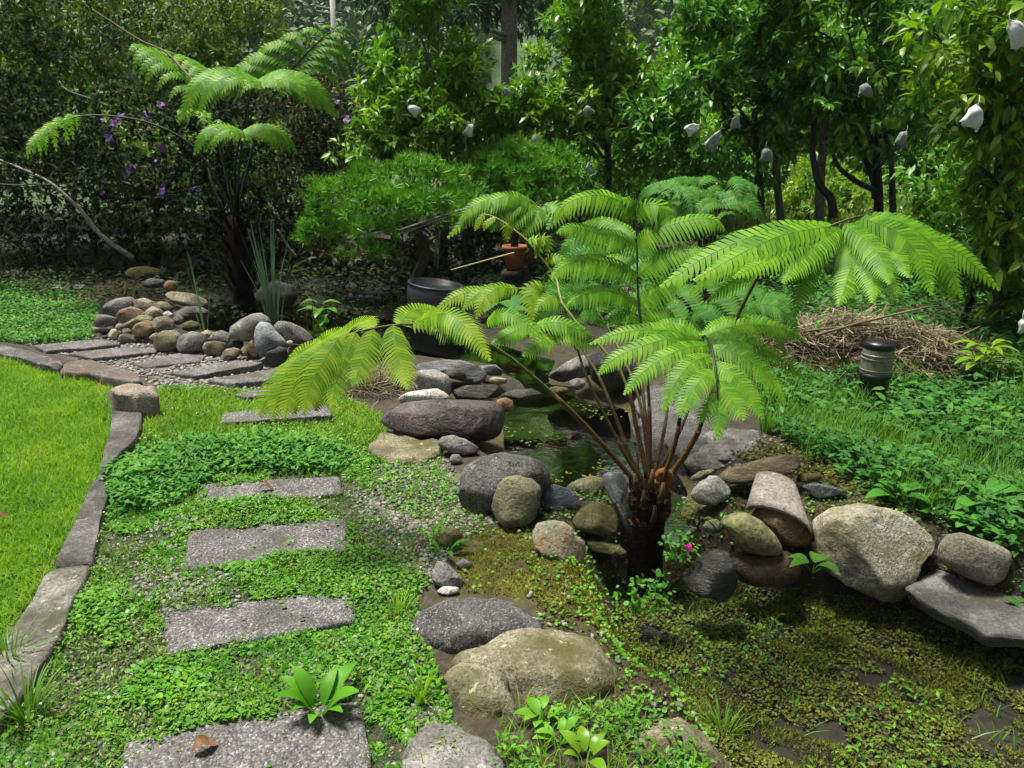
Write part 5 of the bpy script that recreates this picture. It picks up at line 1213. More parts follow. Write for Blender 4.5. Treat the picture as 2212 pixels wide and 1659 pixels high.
# left side
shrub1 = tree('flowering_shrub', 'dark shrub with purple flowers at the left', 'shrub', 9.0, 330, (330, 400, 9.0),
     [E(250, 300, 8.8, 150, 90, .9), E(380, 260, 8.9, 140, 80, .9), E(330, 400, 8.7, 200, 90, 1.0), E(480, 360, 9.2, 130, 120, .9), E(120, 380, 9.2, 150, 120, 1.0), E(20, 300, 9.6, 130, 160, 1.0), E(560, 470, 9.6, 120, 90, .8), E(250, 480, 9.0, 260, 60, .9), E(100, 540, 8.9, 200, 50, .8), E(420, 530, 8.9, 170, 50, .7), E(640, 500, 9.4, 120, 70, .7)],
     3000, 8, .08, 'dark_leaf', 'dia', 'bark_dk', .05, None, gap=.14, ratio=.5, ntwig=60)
tree('flowering_shrub', 'brownish shrub with a few purple flowers right of the tall tree fern', 'shrub', 9.6, 690, (690, 330, 9.6),
     [E(690, 210, 9.6, 90, 60, .7), E(640, 290, 9.5, 90, 80, .7), E(720, 300, 9.6, 80, 90, .7), E(680, 380, 9.6, 130, 80, .7), E(610, 230, 9.8, 60, 60, .6)],
     1150, 8, .065, 'brown_leaf', 'dia', 'bark_dk', .04, None, ratio=.5, gap=.02)
tree('leafy_tree', 'olive leaved tree with pale twigs at the top left', 'tree', 11.0, 150, (160, 250, 11.0),
     [E(60, 60, 11, 150, 110, 1.0), E(240, 70, 11.2, 150, 110, 1.0), E(130, 180, 10.8, 180, 80, 1.0), E(330, 160, 10.9, 120, 80, .9), E(0, 200, 10.8, 120, 90, .9), E(60, -160, 10.2, 280, 110, 1.3), E(360, -170, 9.8, 240, 110, 1.3), E(-250, 0, 10.2, 260, 200, 1.3)],  # crown blobs above the frame added out of view to shade the left shrub
     3000, 9, .095, 'olive_leaf', 'dia', 'bark_pale', .05, None, gap=.06, ntwig=80)
tree('leafy_tree', 'grey-green small leaved tree above the tall tree fern', 'tree', 12.0, 480, (470, 160, 12.0),
     [E(430, 40, 12, 120, 90, 1.0), E(540, 30, 12.2, 70, 80, 1.0), E(500, 130, 12, 100, 80, 1.0), E(400, 150, 11.8, 110, 70, .9), E(480, 230, 11.8, 130, 70, .8)],
     1400, 9, .085, 'olive_leaf', 'dia', 'bark_pale', .045, None, gap=.08, ntwig=80)
# purple flowers: five petals each
def flower(u, v, Y, r, label, mat='petal'):
    c = P(u, v, Y)
    o = root('purple_flower' if mat == 'petal' else 'pink_flower', tuple(c), label, 'flower', 'purple flowers on the shrubs' if mat == 'petal' else None)
    ax = nrm(np.array([rng.normal(0, .3), -1, .5 + rng.normal(0, .2)]))
    a = nrm(np.cross(ax, VUP)); b = np.cross(ax, a)
    for k in range(5):
        an = k * 2 * math.pi / 5 + .3 + rng.normal(0, .15)
        d = a * math.cos(an) + b * math.sin(an) + ax * (.15 + rng.normal(0, .2))
        v_, f_ = leaves('lance', c[None], d[None], nrm(ax + .3 * rng.normal(size=3))[None], np.array([r * rng.uniform(.8, 1.1)]), np.array([r * .85]))
        part('petal', v_, f_, M[mat], o)
flw = [(745, 775, 'leftmost purple flower of the bright cluster in the left shrub'), (775, 760, 'middle purple flower of the bright cluster in the left shrub'), (800, 748, 'rightmost purple flower of the bright cluster in the left shrub'), (738, 800, 'lowest purple flower of the bright cluster in the left shrub'),
       (872, 1078, 'brightest purple flower low in the dark left shrub'), (842, 1088, 'purple flower touching the brightest low one on its left'), (708, 895, 'purple flower just under the bright cluster'), (810, 1140, 'purple flower below the brightest low one'),
       (1010, 1035, 'purple flower up and right of the brightest low one'), (945, 740, 'purple flower right of the bright cluster'), (660, 780, 'dim purple flower left of the bright cluster'), (1040, 675, 'topmost purple flower of the dark left shrub'),
       (1050, 960, 'purple flower beside the lower fern frond tips at the left'), (1050, 1240, 'lowest purple flower of the dark left shrub'), (2080, 640, 'left of two purple flowers high on the brownish shrub'), (2185, 660, 'right of two purple flowers high on the brownish shrub')]
for (x, y, lb) in flw:
    flower(x * .3335, y * .3335, 8.05 if x < 1500 else 8.9, random.uniform(.03, .055), lb)
r5 = random.Random(5)
for k in range(16):
    u_, v_ = r5.uniform(210, 430), r5.uniform(215, 420)
    c_ = P(u_, v_, r5.uniform(8.0, 8.25)); mb_ = MB(); r_ = r5.uniform(.018, .03)
    for q_ in range(5):
        an_ = q_ * 1.257 + r5.random()
        pv, pf2 = leaves('lance', c_[None], np.array([[math.cos(an_), -.3, math.sin(an_)]]), np.array([[.1, -1., .4]]), np.array([r_]), np.array([r_ * .8])); mb_.add(pv, pf2)
    part('blossom', mb_.V, mb_.F, M['petal'], shrub1)
flower(748, 258, 8.85, .05, 'purple flower at the edge between the brownish shrub and the fruit tree')

# cloud-pruned pine shrubs
def pine(label, Y, base_u, blobs, ntuft, L):
    x = P(base_u, 620, Y)[0]; b = np.array([x, Y, H(x, Y)])
    t = root('pine_shrub', tuple(b), label, 'pine')
    top = np.array(blobs[0][0])
    v, f = tube(catmull([b, b + (top - b) * .4 + np.array([.15, 0, 0]), b + (top - b) * .7 - np.array([.1, 0, 0]), top], 12), np.linspace(.055, .025, 12), 8)
    part('trunk', v, f, M['bark'], t)
    for bc, br in blobs[1:]:
        v, f = limb(b + (top - b) * random.uniform(.4, .9), bc, .022, .008); part('limb', v, f, M['bark'], t)
    w = np.array([br[0] * br[2] for _, br in blobs]); w /= w.sum()
    idx = rng.choice(len(blobs), ntuft, p=w)
    d = rdir(ntuft); d[:, 2] = np.where(d[:, 2] < -.3, -d[:, 2], d[:, 2])
    lump = 1 + .35 * np.sin(d[:, 0] * 7 + idx) * np.sin(d[:, 1] * 6 + 2 * idx)
    c = np.array([q[0] for q in blobs])[idx] + d * np.array([q[1] for q in blobs])[idx] * (rng.random((ntuft, 1)) ** .25) * lump[:, None]
    per = 24
    c2 = np.repeat(c, per, 0); ax = np.repeat(nrm(d * .6 + np.array([0, 0, .6]) + .3 * rdir(ntuft)), per, 0); n = len(c2)
    dr = nrm(rdir(n) * .9 + ax * .8)
    sh = np.repeat(rng.uniform(.7, 1.25, ntuft), per)
    v, f = leaves('needle', c2, dr, rdir(n), L * sh * rng.uniform(.7, 1.1, n), np.full(n, .010))
    part('needles', v, f, M['needle'], t, kind='stuff')
pine('pine shrub with cloud-like needle pads behind the dark urn', 7.7, 880,
     [E(895, 378, 7.7, 65, 34, .4), E(755, 420, 7.6, 85, 36, .4), E(850, 445, 7.4, 120, 45, .45), E(985, 440, 7.7, 60, 34, .35), E(700, 462, 7.7, 50, 32, .3), E(800, 500, 7.4, 90, 35, .35), E(970, 388, 7.8, 55, 24, .35), E(800, 385, 7.8, 45, 24, .3), E(810, 545, 7.3, 50, 24, .25), E(930, 470, 7.5, 80, 35, .3), E(690, 510, 7.8, 50, 40, .3)], 900, .105)
pine('darker pine shrub behind the potted fern', 8.6, 1130,
     [E(1130, 345, 8.6, 90, 35, .45), E(1190, 370, 8.5, 70, 35, .4), E(1090, 385, 8.4, 80, 35, .4), E(1150, 410, 8.4, 90, 28, .4), E(1060, 355, 8.7, 60, 30, .4)], 620, .10)

# tall bare trunk conifer
cx = P(1100, 150, 16)[0]
ct = root('conifer_tree', (cx, 16, H(cx, 16)), 'tall conifer with a straight bare trunk rising in the middle', 'tree')
tb = np.array([cx, 16, H(cx, 16)])
v, f = tube([tb, tb + VUP * 2, tb + VUP * 4.5, tb + VUP * 9], [.17, .16, .14, .06], 10); part('trunk', v, f, M['bark_gray'], ct)
for (u0, v0, u1, v1) in ((1100, 75, 1060, 65), (1100, 85, 1068, 80)):
    v, f = tube([P(u0, v0, 16), P((u0 + u1) / 2, (v0 + v1) / 2 + 3, 15.8), P(u1, v1, 15.6)], [.05, .045, .035], 6); part('branch_stub', v, f, M['bark_gray'], ct)
lv, lf, _, _ = crown_leaves([E(960, 20, 17.5, 140, 45, 1.2), E(1200, 25, 17.5, 120, 45, 1.2), E(1080, -70, 16.5, 220, 60, 1.5), E(850, -20, 18, 90, 50, 1)], 900, 10, .22, 'flat', .22, .6, 0, .5, .1)
part('crown', lv, lf, M['conifer'], ct)
# far utility pole
px_ = P(716, 130, 34)[0]; pb_ = np.array([px_, 34, H(px_, 34)])
up_ = root('utility_pole', tuple(pb_), 'far pale utility pole with a crossarm above the left bushes', 'utility pole')
ptop_ = P(716, -60, 34)
v, f = tube([pb_, ptop_], [.13, .10], 10); part('pole', v, f, M['concrete'], up_)
for vv in (18, 28):
    v, f = tube([P(683, vv - 4, 34), P(750, vv + 8, 34)], [.06, .06], 4); part('crossarm', v, f, M['pole'], up_)

# leaning pale branch on the left bank, other bare stems
def stem(name, label, pts, r0, r1, mat='bark_pale', cat='branch', group=None):
    v, f = tube(catmull([P(*q) for q in pts], 14), np.linspace(r0, r1, 14), 7)
    return solid(name, v, f, M[mat], label, cat, group)
stem('leaning_branch', 'pale leaning branch reaching the ground at the left bank', [(288, 558, 8.2), (240, 525, 8.2), (205, 495, 8.2), (180, 460, 8.2), (150, 430, 8.2), (110, 395, 8.25), (60, 370, 8.3), (0, 345, 8.4)], .028, .009)
stem('leaning_branch', 'thin bare branch at the left border above the leaning one', [(105, 400, 8.2), (70, 398, 8.2), (30, 400, 8.2), (-40, 392, 8.2)], .010, .005, 'bark_gray')
stem('leaning_branch', 'thin bare branch forking left of the purple flowers', [(235, 230, 8.2), (200, 215, 8.2), (145, 195, 8.25), (128, 175, 8.3)], .011, .005, 'bark_gray')
stem('leaning_branch', 'pale straight stem crossing the leaves left of the fern umbrella', [(432, 190, 7.6), (395, 150, 7.8), (355, 110, 8.0), (300, 85, 8.2), (200, 20, 8.5)], .012, .006, 'bark_gray')
stem('leaning_branch', 'short white bare stem left of the dark fern trunk', [(475, 440, 8.0), (465, 415, 8.0), (455, 385, 8.0), (448, 345, 8.05)], .018, .010, 'bark_gray')
stem('leaning_branch', 'bare stem right of the dark fern trunk', [(672, 480, 8.3), (660, 440, 8.3), (640, 400, 8.3), (632, 370, 8.3)], .018, .010, 'bark_gray')
stem('leaning_branch', 'slanting dead stick behind the reeds', [(640, 555, 7.8), (620, 530, 7.8), (600, 495, 7.8)], .016, .010, 'bark_gray')
stem('twisted_sapling', 'twisted black stem with a pale patch between the right fruit trees', [(1800, 470, 8.2), (1795, 430, 8.2), (1770, 400, 8.2), (1760, 360, 8.25), (1755, 320, 8.3), (1760, 250, 8.4)], .045, .025, 'bark_dk', 'sapling')
stem('sapling', 'slim grey upright stem behind the twisted black one', [(1770, 500, 8.6), (1772, 400, 8.6), (1778, 320, 8.6), (1790, 200, 8.7)], .055, .035, 'bark_gray', 'sapling')
stem('sapling', 'thin grey stem at the left of the open gap under the trees', [(1690, 500, 9.2), (1682, 430, 9.2), (1675, 340, 9.2), (1668, 260, 9.3)], .05, .03, 'bark_gray', 'sapling')
stem('bent_branch', 'black low limb bending down to the forked trunk', [(1890, 412, 8.4), (1850, 392, 8.4), (1815, 365, 8.4), (1800, 335, 8.4)], .03, .018, 'bark_dk', 'branch')
stem('sapling', 'brown stem right of the forked trunk', [(1930, 480, 8.8), (1928, 420, 8.8), (1924, 340, 8.8), (1900, 250, 8.8)], .04, .025, 'bark', 'sapling')

# paper bags round the fruit
def bag(u, v, Y, w, h, tilt, label, mat='bag'):
    c = P(u, v, Y); w *= .82; h *= .82
    Vv = []; n = 28
    key = np.array([(.04, .04, .5), (.07, .06, .45), (.20, .14, .36), (.36, .22, .22), (.44, .25, .0), (.48, .20, -.28), (.52, .04, -.5)])
    rings = [tuple(np.array([np.interp(t, np.linspace(0, 1, len(key)), key[:, c_]) for c_ in range(3)])) for t in np.linspace(0, 1, 15)]
    sd = rng.random() * 10
    ct_, st_ = math.cos(tilt), math.sin(tilt)
    for k, (rx_, ry_, z_) in enumerate(rings):
        for i in range(n):
            a = 2 * math.pi * i / n
            ca_, sa_ = math.cos(a), math.sin(a)
            ca_ = math.copysign(abs(ca_) ** .7, ca_); sa_ = math.copysign(abs(sa_) ** .7, sa_)
            wob = 1 + .10 * math.sin(3 * a + sd + k * .4) + .07 * math.sin(7 * a + sd - k * .5)
            x = rx_ * w * ca_ * wob + .05 * w * math.sin(k * .4 + sd); y = ry_ * w * sa_ * wob; z = z_ * h + (.08 * h * math.sin(a + sd) + .05 * h * math.sin(3 * a + sd)) * max(0, (k - 9) / 5)
            cr = mnoise.noise_vector(Vector((x / w * 5 + sd, y / w * 5, z / h * 5))) * .05 * w
            x += cr[0]; y += cr[1] * 1.4
            Vv.append(c + np.array([x * ct_ - z * st_, y, x * st_ + z * ct_]))
    Ff = []
    for k in range(len(rings) - 1):
        for i in range(n):
            Ff.append((k * n + i, k * n + (i + 1) % n, (k + 1) * n + (i + 1) % n, (k + 1) * n + i))
    tp_ = c + np.array([-.5 * h * st_, 0, .5 * h * ct_])
    tv_, tf_ = tube([tp_ - np.array([-st_, 0, ct_]) * .02, tp_ + np.array([-st_, 0, ct_]) * .015, tp_ + np.array([.01, .02, .05])], [.003, .0025, .0015], 5)
    o0 = len(Vv); Vv += list(tv_); Ff += [tuple(i + o0 for i in f_) for f_ in tf_]
    Ff.append(tuple(range(n)))
    solid('fruit_bag', Vv, Ff, M[mat], label, 'fruit bag', 'white bags tied round the fruit')
bag(892, 237, 8.1, .11, .15, .9, 'bright white fruit bag, leftmost in the trees')
bag(1015, 279, 8.2, .10, .14, -.6, 'pale fruit bag below and right of the leftmost white one', 'bag')
bag(1157, 305, 8.6, .10, .20, .1, 'dim fruit bag above the darker pine shrub', 'bagdim')
bag(1270, 238, 8.7, .13, .12, .4, 'dim fruit bag in the middle fruit tree', 'bagdim')
bag(1094, 198, 8.7, .10, .13, .5, 'small pale fruit bag right of the bare tall trunk', 'bagdim')
bag(1498, 278, 7.9, .12, .16, -1.0, 'bright white fruit bag tilted in the dark leaved tree')
bag(1545, 300, 8.0, .13, .24, -.5, 'long grey fruit bag beside the bright tilted one', 'bagdim')
bag(1275, 365, 8.5, .11, .18, .3, 'grey fruit bag low in the middle above the ferns', 'bagdim')
bag(1590, 262, 8.1, .11, .15, .1, 'small dim fruit bag at the upper right of the long grey one', 'bagdim')
bag(1655, 333, 8.0, .14, .16, .1, 'pale fruit bag hanging beside the thin grey stem', 'bagdim')
bag(1870, 193, 7.8, .15, .14, -.1, 'grey fruit bag high in the forked tree', 'bagdim')
bag(1950, 298, 7.7, .12, .17, -.4, 'tan fruit bag beside the right border tree', 'bagdim')
bag(2103, 250, 5.2, .14, .17, -.25, 'large white fruit bag hanging in the right border tree')
bag(2195, 70, 5.2, .13, .22, .6, 'white fruit bag at the top right corner')
bag(2212, 702, 5.0, .10, .12, .3, 'white fruit bag cut by the right border low down')

# reeds
def reeds(label, u, v, Y, n, h, spread, mat='reed', w=.008, lean=0.0):
    b0 = P(u, v, Y); b0[2] = POND_Z - .03
    t = root('reed_clump', tuple(b0), label, 'reeds')
    for k in range(n):
        a = rng.uniform(0, 6.28); s = spread * rng.random() ** .6
        p0 = b0 + np.array([math.cos(a), math.sin(a) * .7, 0]) * .04 * rng.random()
        hh = h * rng.uniform(.65, 1.05)
        tip = p0 + np.array([math.cos(a) * s + lean, math.sin(a) * s * .7, hh])
        mid = (p0 + tip) / 2 + np.array([0, 0, .04 * hh]) - np.array([math.cos(a) * s, math.sin(a) * s, 0]) * .15
        q = catmull([p0, mid, tip], 7); ww = np.linspace(w, w * .15, 7)
        side = nrm(np.array([math.cos(a + 1.3), math.sin(a + 1.3), 0]))
        Vv = []; Ff = []
        for i in range(7):
            Vv += [q[i] - side * ww[i], q[i] + np.array([0, -ww[i] * .5, 0]), q[i] + side * ww[i]]
            if i:
                o_ = 3 * i
                Ff += [(o_ - 3, o_ - 2, o_ + 1, o_), (o_ - 2, o_ - 1, o_ + 2, o_ + 1)]
        part('blade', Vv, np.array(Ff), M[mat], t)
reeds('tall blue-green reed clump rising from the far pond', 590, 690, 6.3, 30, .92, .22, w=.010)
reeds('thin pale reed stalks left of the tall clump', 444, 705, 5.9, 7, .75, .12, w=.006, lean=-.03)
reeds('few dry reed stalks right of the tall clump', 668, 700, 6.2, 5, .55, .07, 'dry', w=.006)
# taro-like leafy water plants
def bigleaf(name, label, cat, u, v, Y, n, L, h, mat, ratio=.55, seed=0, upr=.5, z0=None, tilt=.0, spread=1.0):
    b0 = P(u, v, Y); b0[2] = H(b0[0], b0[1]) if z0 is None else z0
    t = root(name, tuple(b0), label, cat)
    r_ = random.Random(seed)
    for k in range(n):
        a = k * 2.4 + r_.random()
        hh = h * r_.uniform(.4, 1.0)
        d = np.array([math.cos(a), math.sin(a), upr * r_.uniform(.3, 1.2)]); d = d / np.linalg.norm(d)
        base = b0 + np.array([math.cos(a), math.sin(a), 0]) * .02 * spread + VUP * hh
        if h > .03:
            v_, f_ = tube([b0 + VUP * .0, b0 + (base - b0) * .6 + np.array([math.cos(a), math.sin(a), 0]) * .01, base + np.array([math.cos(a), math.sin(a), 0]) * .03 * spread], [.0035, .003, .002], 5)
            part('stalk', v_, f_, M['fern_dk'], t)
        l = L * r_.uniform(.65, 1.1)
        # five-station curved leaf blade
        side = np.array([-math.sin(a), math.cos(a), 0]); up2 = np.cross(d, side); up2 = up2 if up2[2] > 0 else -up2
        Vv = []; Ff = []
        for i in range(7):
            s = i / 6
            wd = ratio * l * .5 * math.sin(math.pi * min(1, s * .93 + .05)) ** .8
            c = base + d * l * s + up2 * l * (.10 * math.sin(s * 2.6)) - VUP * l * .28 * s * s
            Vv += [c + side * wd + up2 * wd * .28, c, c - side * wd + up2 * wd * .28]
            if i:
                o_ = 3 * i
                Ff += [(o_ - 3, o_ - 2, o_ + 1, o_), (o_ - 2, o_ - 1, o_ + 2, o_ + 1)]
        part('leaf', Vv, np.array(Ff), M[mat], t)
    return t
bigleaf('water_taro', 'broad leaved water plant right of the reeds', 'water plant', 690, 640, 6.9, 8, .22, .30, 'fruit_leaf2', .5, 1, .2)
bigleaf('water_taro', 'dark heart leaved plant left of the terracotta pot', 'water plant', 1072, 640, 6.6, 6, .26, .20, 'herb_r', .75, 2, .1)
bigleaf('water_taro', 'dark heart leaved plant right of the terracotta pot', 'water plant', 1155, 610, 6.4, 5, .26, .24, 'herb_r', .75, 3, .1)
bigleaf('rosette_weed', 'large pointed leaf weed between the two nearest stepping slabs', 'weed', 690, 1535, GT(690, 1545)[1], 10, .17, .015, 'clover', .27, 4, 1.3)
bigleaf('rosette_weed', 'broad leaved weed in front of the foreground boulders', 'weed', 1210, 1600, GT(1210, 1610)[1], 7, .06, .04, 'clover', .42, 5, .9)
bigleaf('rosette_weed', 'pale leafy weed at the bottom edge right of the flat grey rock', 'weed', 1265, 1640, GT(1265, 1650)[1], 6, .085, .03, 'near_leaf', .42, 6, 1.0)
bigleaf('rosette_weed', 'small leafy weed touching the big foreground boulder', 'weed', 1170, 1520, GT(1170, 1560)[1] - .02, 8, .07, .05, 'clover', .5, 7, .7)
bigleaf('rosette_weed', 'broad leaved weed at the far right among the herbs', 'weed', 1945, 1130 - 80, GT(1945, 1090)[1], 7, .14, .06, 'herb', .5, 8, .5)
bigleaf('rosette_weed', 'large leaved weed at the right border beside the boxy stone', 'weed', 2130, 1080, GT(2130, 1110)[1], 9, .16, .10, 'herb', .5, 9, .4)
bigleaf('rosette_weed', 'leafy weed at the right border above the flat slate', 'weed', 2090, 1150, GT(2090, 1150)[1], 8, .10, .06, 'herb', .5, 10, .5)
bigleaf('seedling', 'two-leaved seedling in front of the egg-shaped stone', 'seedling', 1552, 1135, 2.93, 4, .05, .07, 'near_leaf', .4, 11, .6, z0=P(1552, 1150, 2.93)[2])
bigleaf('seedling', 'glossy leaved plant rooted below the granite boulder', 'seedling', 1760, 1200, 2.66, 6, .085, .06, 'herb', .6, 12, .3, z0=P(1760, 1240, 2.66)[2])
bigleaf('yellow_shrub', 'yellow-green leafy sprig below the right border tree', 'shrub', 2130, 750, 4.9, 18, .16, .30, 'near_leaf', .34, 13, .2, spread=2.2)
bigleaf('grassy_weed', 'strappy weed beside the small mossy brown stone', 'weed', 960, 1190, GT(960, 1190)[1] - .03, 7, .10, .02, 'herb', .22, 14, .9)

# small leafy herbs at the fern's foot
def herb_clump(name, label, cat, u, v, Y, ru, rv, dy, n, L, mat, ratio=.7, stems=6):
    c = P(u, v, Y); s_ = np.linalg.norm(c - C0) / FPX
    rad = np.array([ru * s_, dy, rv * s_])
    b0 = c - VUP * rad[2]
    t = root(name, tuple(b0), label, cat)
    q = c + rdir(n) * rad * (rng.random((n, 1)) ** .4)
    for k in range(stems):
        e_ = q[rng.integers(n)]
        v_, f_ = limb(b0 + rng.normal(0, .01, 3), e_, .002, .001, n=4, sides=4); part('stem', v_, f_, M['fern_dk'], t)
    for p_ in q:
        d = nrm(rng.normal(size=3) * np.array([1, 1, .3]) + np.array([0, -.4, -.1]))
        nn = nrm(np.array([0, -.5, 1]) + .4 * rng.normal(size=3)); l = L * rng.uniform(.6, 1.15)
        v_, f_ = leaves('lance' if ratio < .7 else 'round', p_[None], d[None], nn[None], np.array([l]), np.array([l * ratio])); part('leaf', v_, f_, M[mat], t)
    return t
herb_clump('small_herb', 'small leaved plant with one pink flower at the fern foot', 'herb', 1467, 1178, 2.74, 42, 40, .05, 110, .024, 'herb', .6)
flower(1487, 1183, 2.60, .02, 'single pink flower at the foot of the fern', 'pink')
herb_clump('small_herb', 'pale round leaved creeper hanging left below the fern trunk', 'herb', 1375, 1285, 2.66, 45, 50, .05, 60, .024, 'clover', .85)
herb_clump('small_herb', 'round leaved creeper right of the dark channel under the fern trunk', 'herb', 1425, 1270, 2.64, 34, 45, .05, 45, .026, 'herb', .8)
herb_clump('small_herb', 'leafy sprig on the pool side of the upright olive block', 'herb', 930, 1145, 2.78, 26, 22, .04, 36, .022, 'clover', .6)
herb_clump('small_herb', 'low leafy weed right of the biggest foreground boulder', 'herb', 1330, 1560, 1.93, 60, 30, .08, 90, .026, 'clover', .55)
herb_clump('small_herb', 'weed sprawling at the bottom edge left of the cut boulder', 'herb', 1190, 1640, 1.72, 90, 30, .08, 110, .026, 'clover', .5)

# urn, bollard, straw, sheets, sticks
uy = 6.9
ub = P(943, 668, uy); ub[2] = -.07
urn = root('water_urn', tuple(ub), 'dark glazed round-bellied urn at the pond edge', 'urn')
s_ = .255
uh = P(943, 612, uy)[2] - ub[2]
prof = [(.001, 0), (s_ * .72, 0), (s_ * .86, uh * .22), (s_ * .97, uh * .48), (s_ * 1.0, uh * .66), (s_ * .97, uh * .84), (s_ * .92, uh * .93)]
v, f = lathe(prof, 40); v = np.array(v); v[:, 2] += v[:, 0] * -.12 * (v[:, 2] / uh); part('body', v + ub, f, M['urn'], urn)
v, f = lathe([(s_ * .92, uh * .93), (s_ * .96, uh * .96), (s_ * .95, uh * 1.0), (s_ * .88, uh * 1.0), (s_ * .86, uh * .9), (.001, uh * .88)], 40); v = np.array(v); v[:, 2] += v[:, 0] * -.12; part('rim', v + ub, f, M['urn'], urn)

bb = GT(1882, 866); by = bb[1]
bl = root('garden_bollard', tuple(bb), 'short garden bollard light with black base and frosted glass', 'bollard light')
sc_ = np.linalg.norm(P(1885, 800, by) - C0) / FPX
rB = 29 * sc_
zt = lambda v_: P(1885, v_, by)[2] - bb[2]
v, f = lathe([(.001, -.05), (rB * .95, -.05), (rB * .97, zt(815)), (rB * 1.05, zt(812)), (rB * 1.05, zt(803)), (.001, zt(803))], 32, bb); part('base', v, f, M['blackplastic'], bl)
v, f = lathe([(rB * 1.0, zt(805)), (rB * 1.02, zt(790)), (rB * 1.0, zt(774)), (rB * 1.0, zt(765)), (rB * .98, zt(752))], 32, bb); part('glass', v, f, M['glass'], bl)
for vv in (796, 772, 764):
    v, f = lathe([(rB * 1.0, zt(vv + 2)), (rB * 1.045, zt(vv + 1)), (rB * 1.045, zt(vv - 1)), (rB * 1.0, zt(vv - 2))], 32, bb); part('band', v, f, M['glass'], bl)
v, f = lathe([(rB * .9, zt(754)), (rB * .99, zt(752)), (rB * 1.0, zt(742)), (rB * .95, zt(738)), (.001, zt(736))], 32, bb); part('cap', v, f, M['blackplastic'], bl)

def strands(n, polyc, spread, zmax, Lr, mat, w, name, label, cat, kindt='needle'):
    X = polyc[0] + rng.normal(0, spread[0], n); Yy = polyc[1] + rng.normal(0, spread[1], n)
    q = np.exp(-(((X - polyc[0]) / spread[0]) ** 2 + ((Yy - polyc[1]) / spread[1]) ** 2) / 2.6)
    z = hfun(X, Yy) + zmax * q * rng.random(n) ** .5 + .01
    D = nrm(np.stack([rng.normal(0, 1, n), rng.normal(0, 1, n), rng.normal(0, .25, n)], 1))
    L = rng.uniform(*Lr, n)
    v, f = leaves('blade', np.stack([X, Yy, z], 1) - D * L[:, None] * .5, D, nrm(VUP + .5 * rdir(n)), L, np.full(n, w) * rng.uniform(.6, 1.6, n))
    return solid(name, v, f, mat, label, cat)
hc = GT(1845, 785)
strands(5200, hc[:2], (.55, .22), .34, (.08, .42), M['dry'], .006, 'straw_heap', 'heap of dry brown straw behind the bollard light', 'straw heap')
for (a, b_, r_, lb) in (((1760, 725, 5.0), (2010, 662, 5.3), .011, 'long dry stalk sticking out at the top of the straw heap'), ((1745, 715, 5.0), (1930, 700, 5.2), .009, 'shorter dry stalk lying across the straw heap'), ((1722, 668, 5.2), (1752, 738, 5.0), .006, 'thin upright dry stalk at the left of the straw heap')):
    v, f = tube(catmull([P(*a), (P(*a) + P(*b_)) / 2 + np.array([0, 0, .01]), P(*b_)], 6), np.linspace(r_, r_ * .5, 6), 6)
    solid('dry_stalk', v, f, M['dry'], lb, 'stalk')
gc = GT(800, 838)
strands(1700, gc[:2], (.17, .12), .10, (.07, .20), M['dry'], .0035, 'dry_grass_tuft', 'tuft of dry matted grass under the left fern frond', 'grass tuft')
gc = GT(268, 640)
strands(1500, gc[:2], (.30, .35), .12, (.10, .30), leaf_mat('brown_grass', (.02, .025, .006), (.05, .055, .012), (.10, .09, .03), trans=.1, rough=.7), .004, 'dry_grass_tuft', 'dull brown grass tuft above the cairn', 'grass tuft')
def crumple(name, label, quad, n=10, amp=.03):
    a, b_, c_, d_ = [np.array(q) for q in quad]
    Vv = []
    for lay in (0, 1):
        for j in range(n + 1):
            for i in range(n + 1):
                s, t = i / n, j / n
                p = (a * (1 - s) + b_ * s) * (1 - t) + (d_ * (1 - s) + c_ * s) * t
                Vv.append(p + VUP * (amp * (1 + mnoise.noise(Vector((s * 5, t * 5, lay * 0 + p[0]))) * 1.5) - lay * .006))
    Ff = []; K = n + 1; o_ = K * K
    for j in range(n):
        for i in range(n):
            q = (j * K + i, j * K + i + 1, (j + 1) * K + i + 1, (j + 1) * K + i); Ff += [q, tuple(x + o_ for x in q[::-1])]
    solid(name, Vv, Ff, M['sheet'], label, 'plastic sheet')
crumple('plastic_sheet', 'crumpled grey plastic sheet right of the dark urn', [GT(1015, 620), GT(1085, 612), GT(1090, 600), GT(1030, 598)])
crumple('plastic_sheet', 'second crumpled plastic sheet below the terracotta pot', [GT(1085, 608), GT(1142, 604), GT(1135, 592), GT(1090, 590)])
stem('weathered_plank', 'short weathered plank on the far bank left of the urn', [(752, 640, 7.4), (780, 642, 7.35), (822, 645, 7.3)], .025, .02, 'pole', 'plank')
stem('support_pole', 'upper of two grey poles slanting from the pine shrub', [(862, 498, 7.0), (940, 472, 7.1), (1040, 440, 7.2)], .011, .010, 'pole', 'pole')
stem('support_pole', 'lower of two grey poles slanting from the pine shrub', [(866, 505, 7.0), (940, 479, 7.1), (1030, 450, 7.2)], .009, .008, 'pole', 'pole')
stem('string', 'yellow string stretched from the urn to the young frond', [(975, 583, 6.5), (1040, 565, 6.0), (1110, 546, 5.4)], .005, .005, 'string', 'string')
stem('wire', 'left of two pale wires hanging above the urn', [(944, 470, 7.2), (942, 520, 7.2), (939, 575, 7.2)], .006, .006, 'pole', 'wire')
stem('wire', 'right of two pale wires hanging above the urn', [(949, 470, 7.2), (948, 520, 7.2), (946, 578, 7.2)], .006, .006, 'pole', 'wire')
stem('twig', 'thin brown twig lying on the foreground boulders', [(978, 1372, 2.16), (1010, 1386, 2.14), (1050, 1398, 2.12), (1075, 1402, 2.11)], .004, .002, 'bark', 'twig')
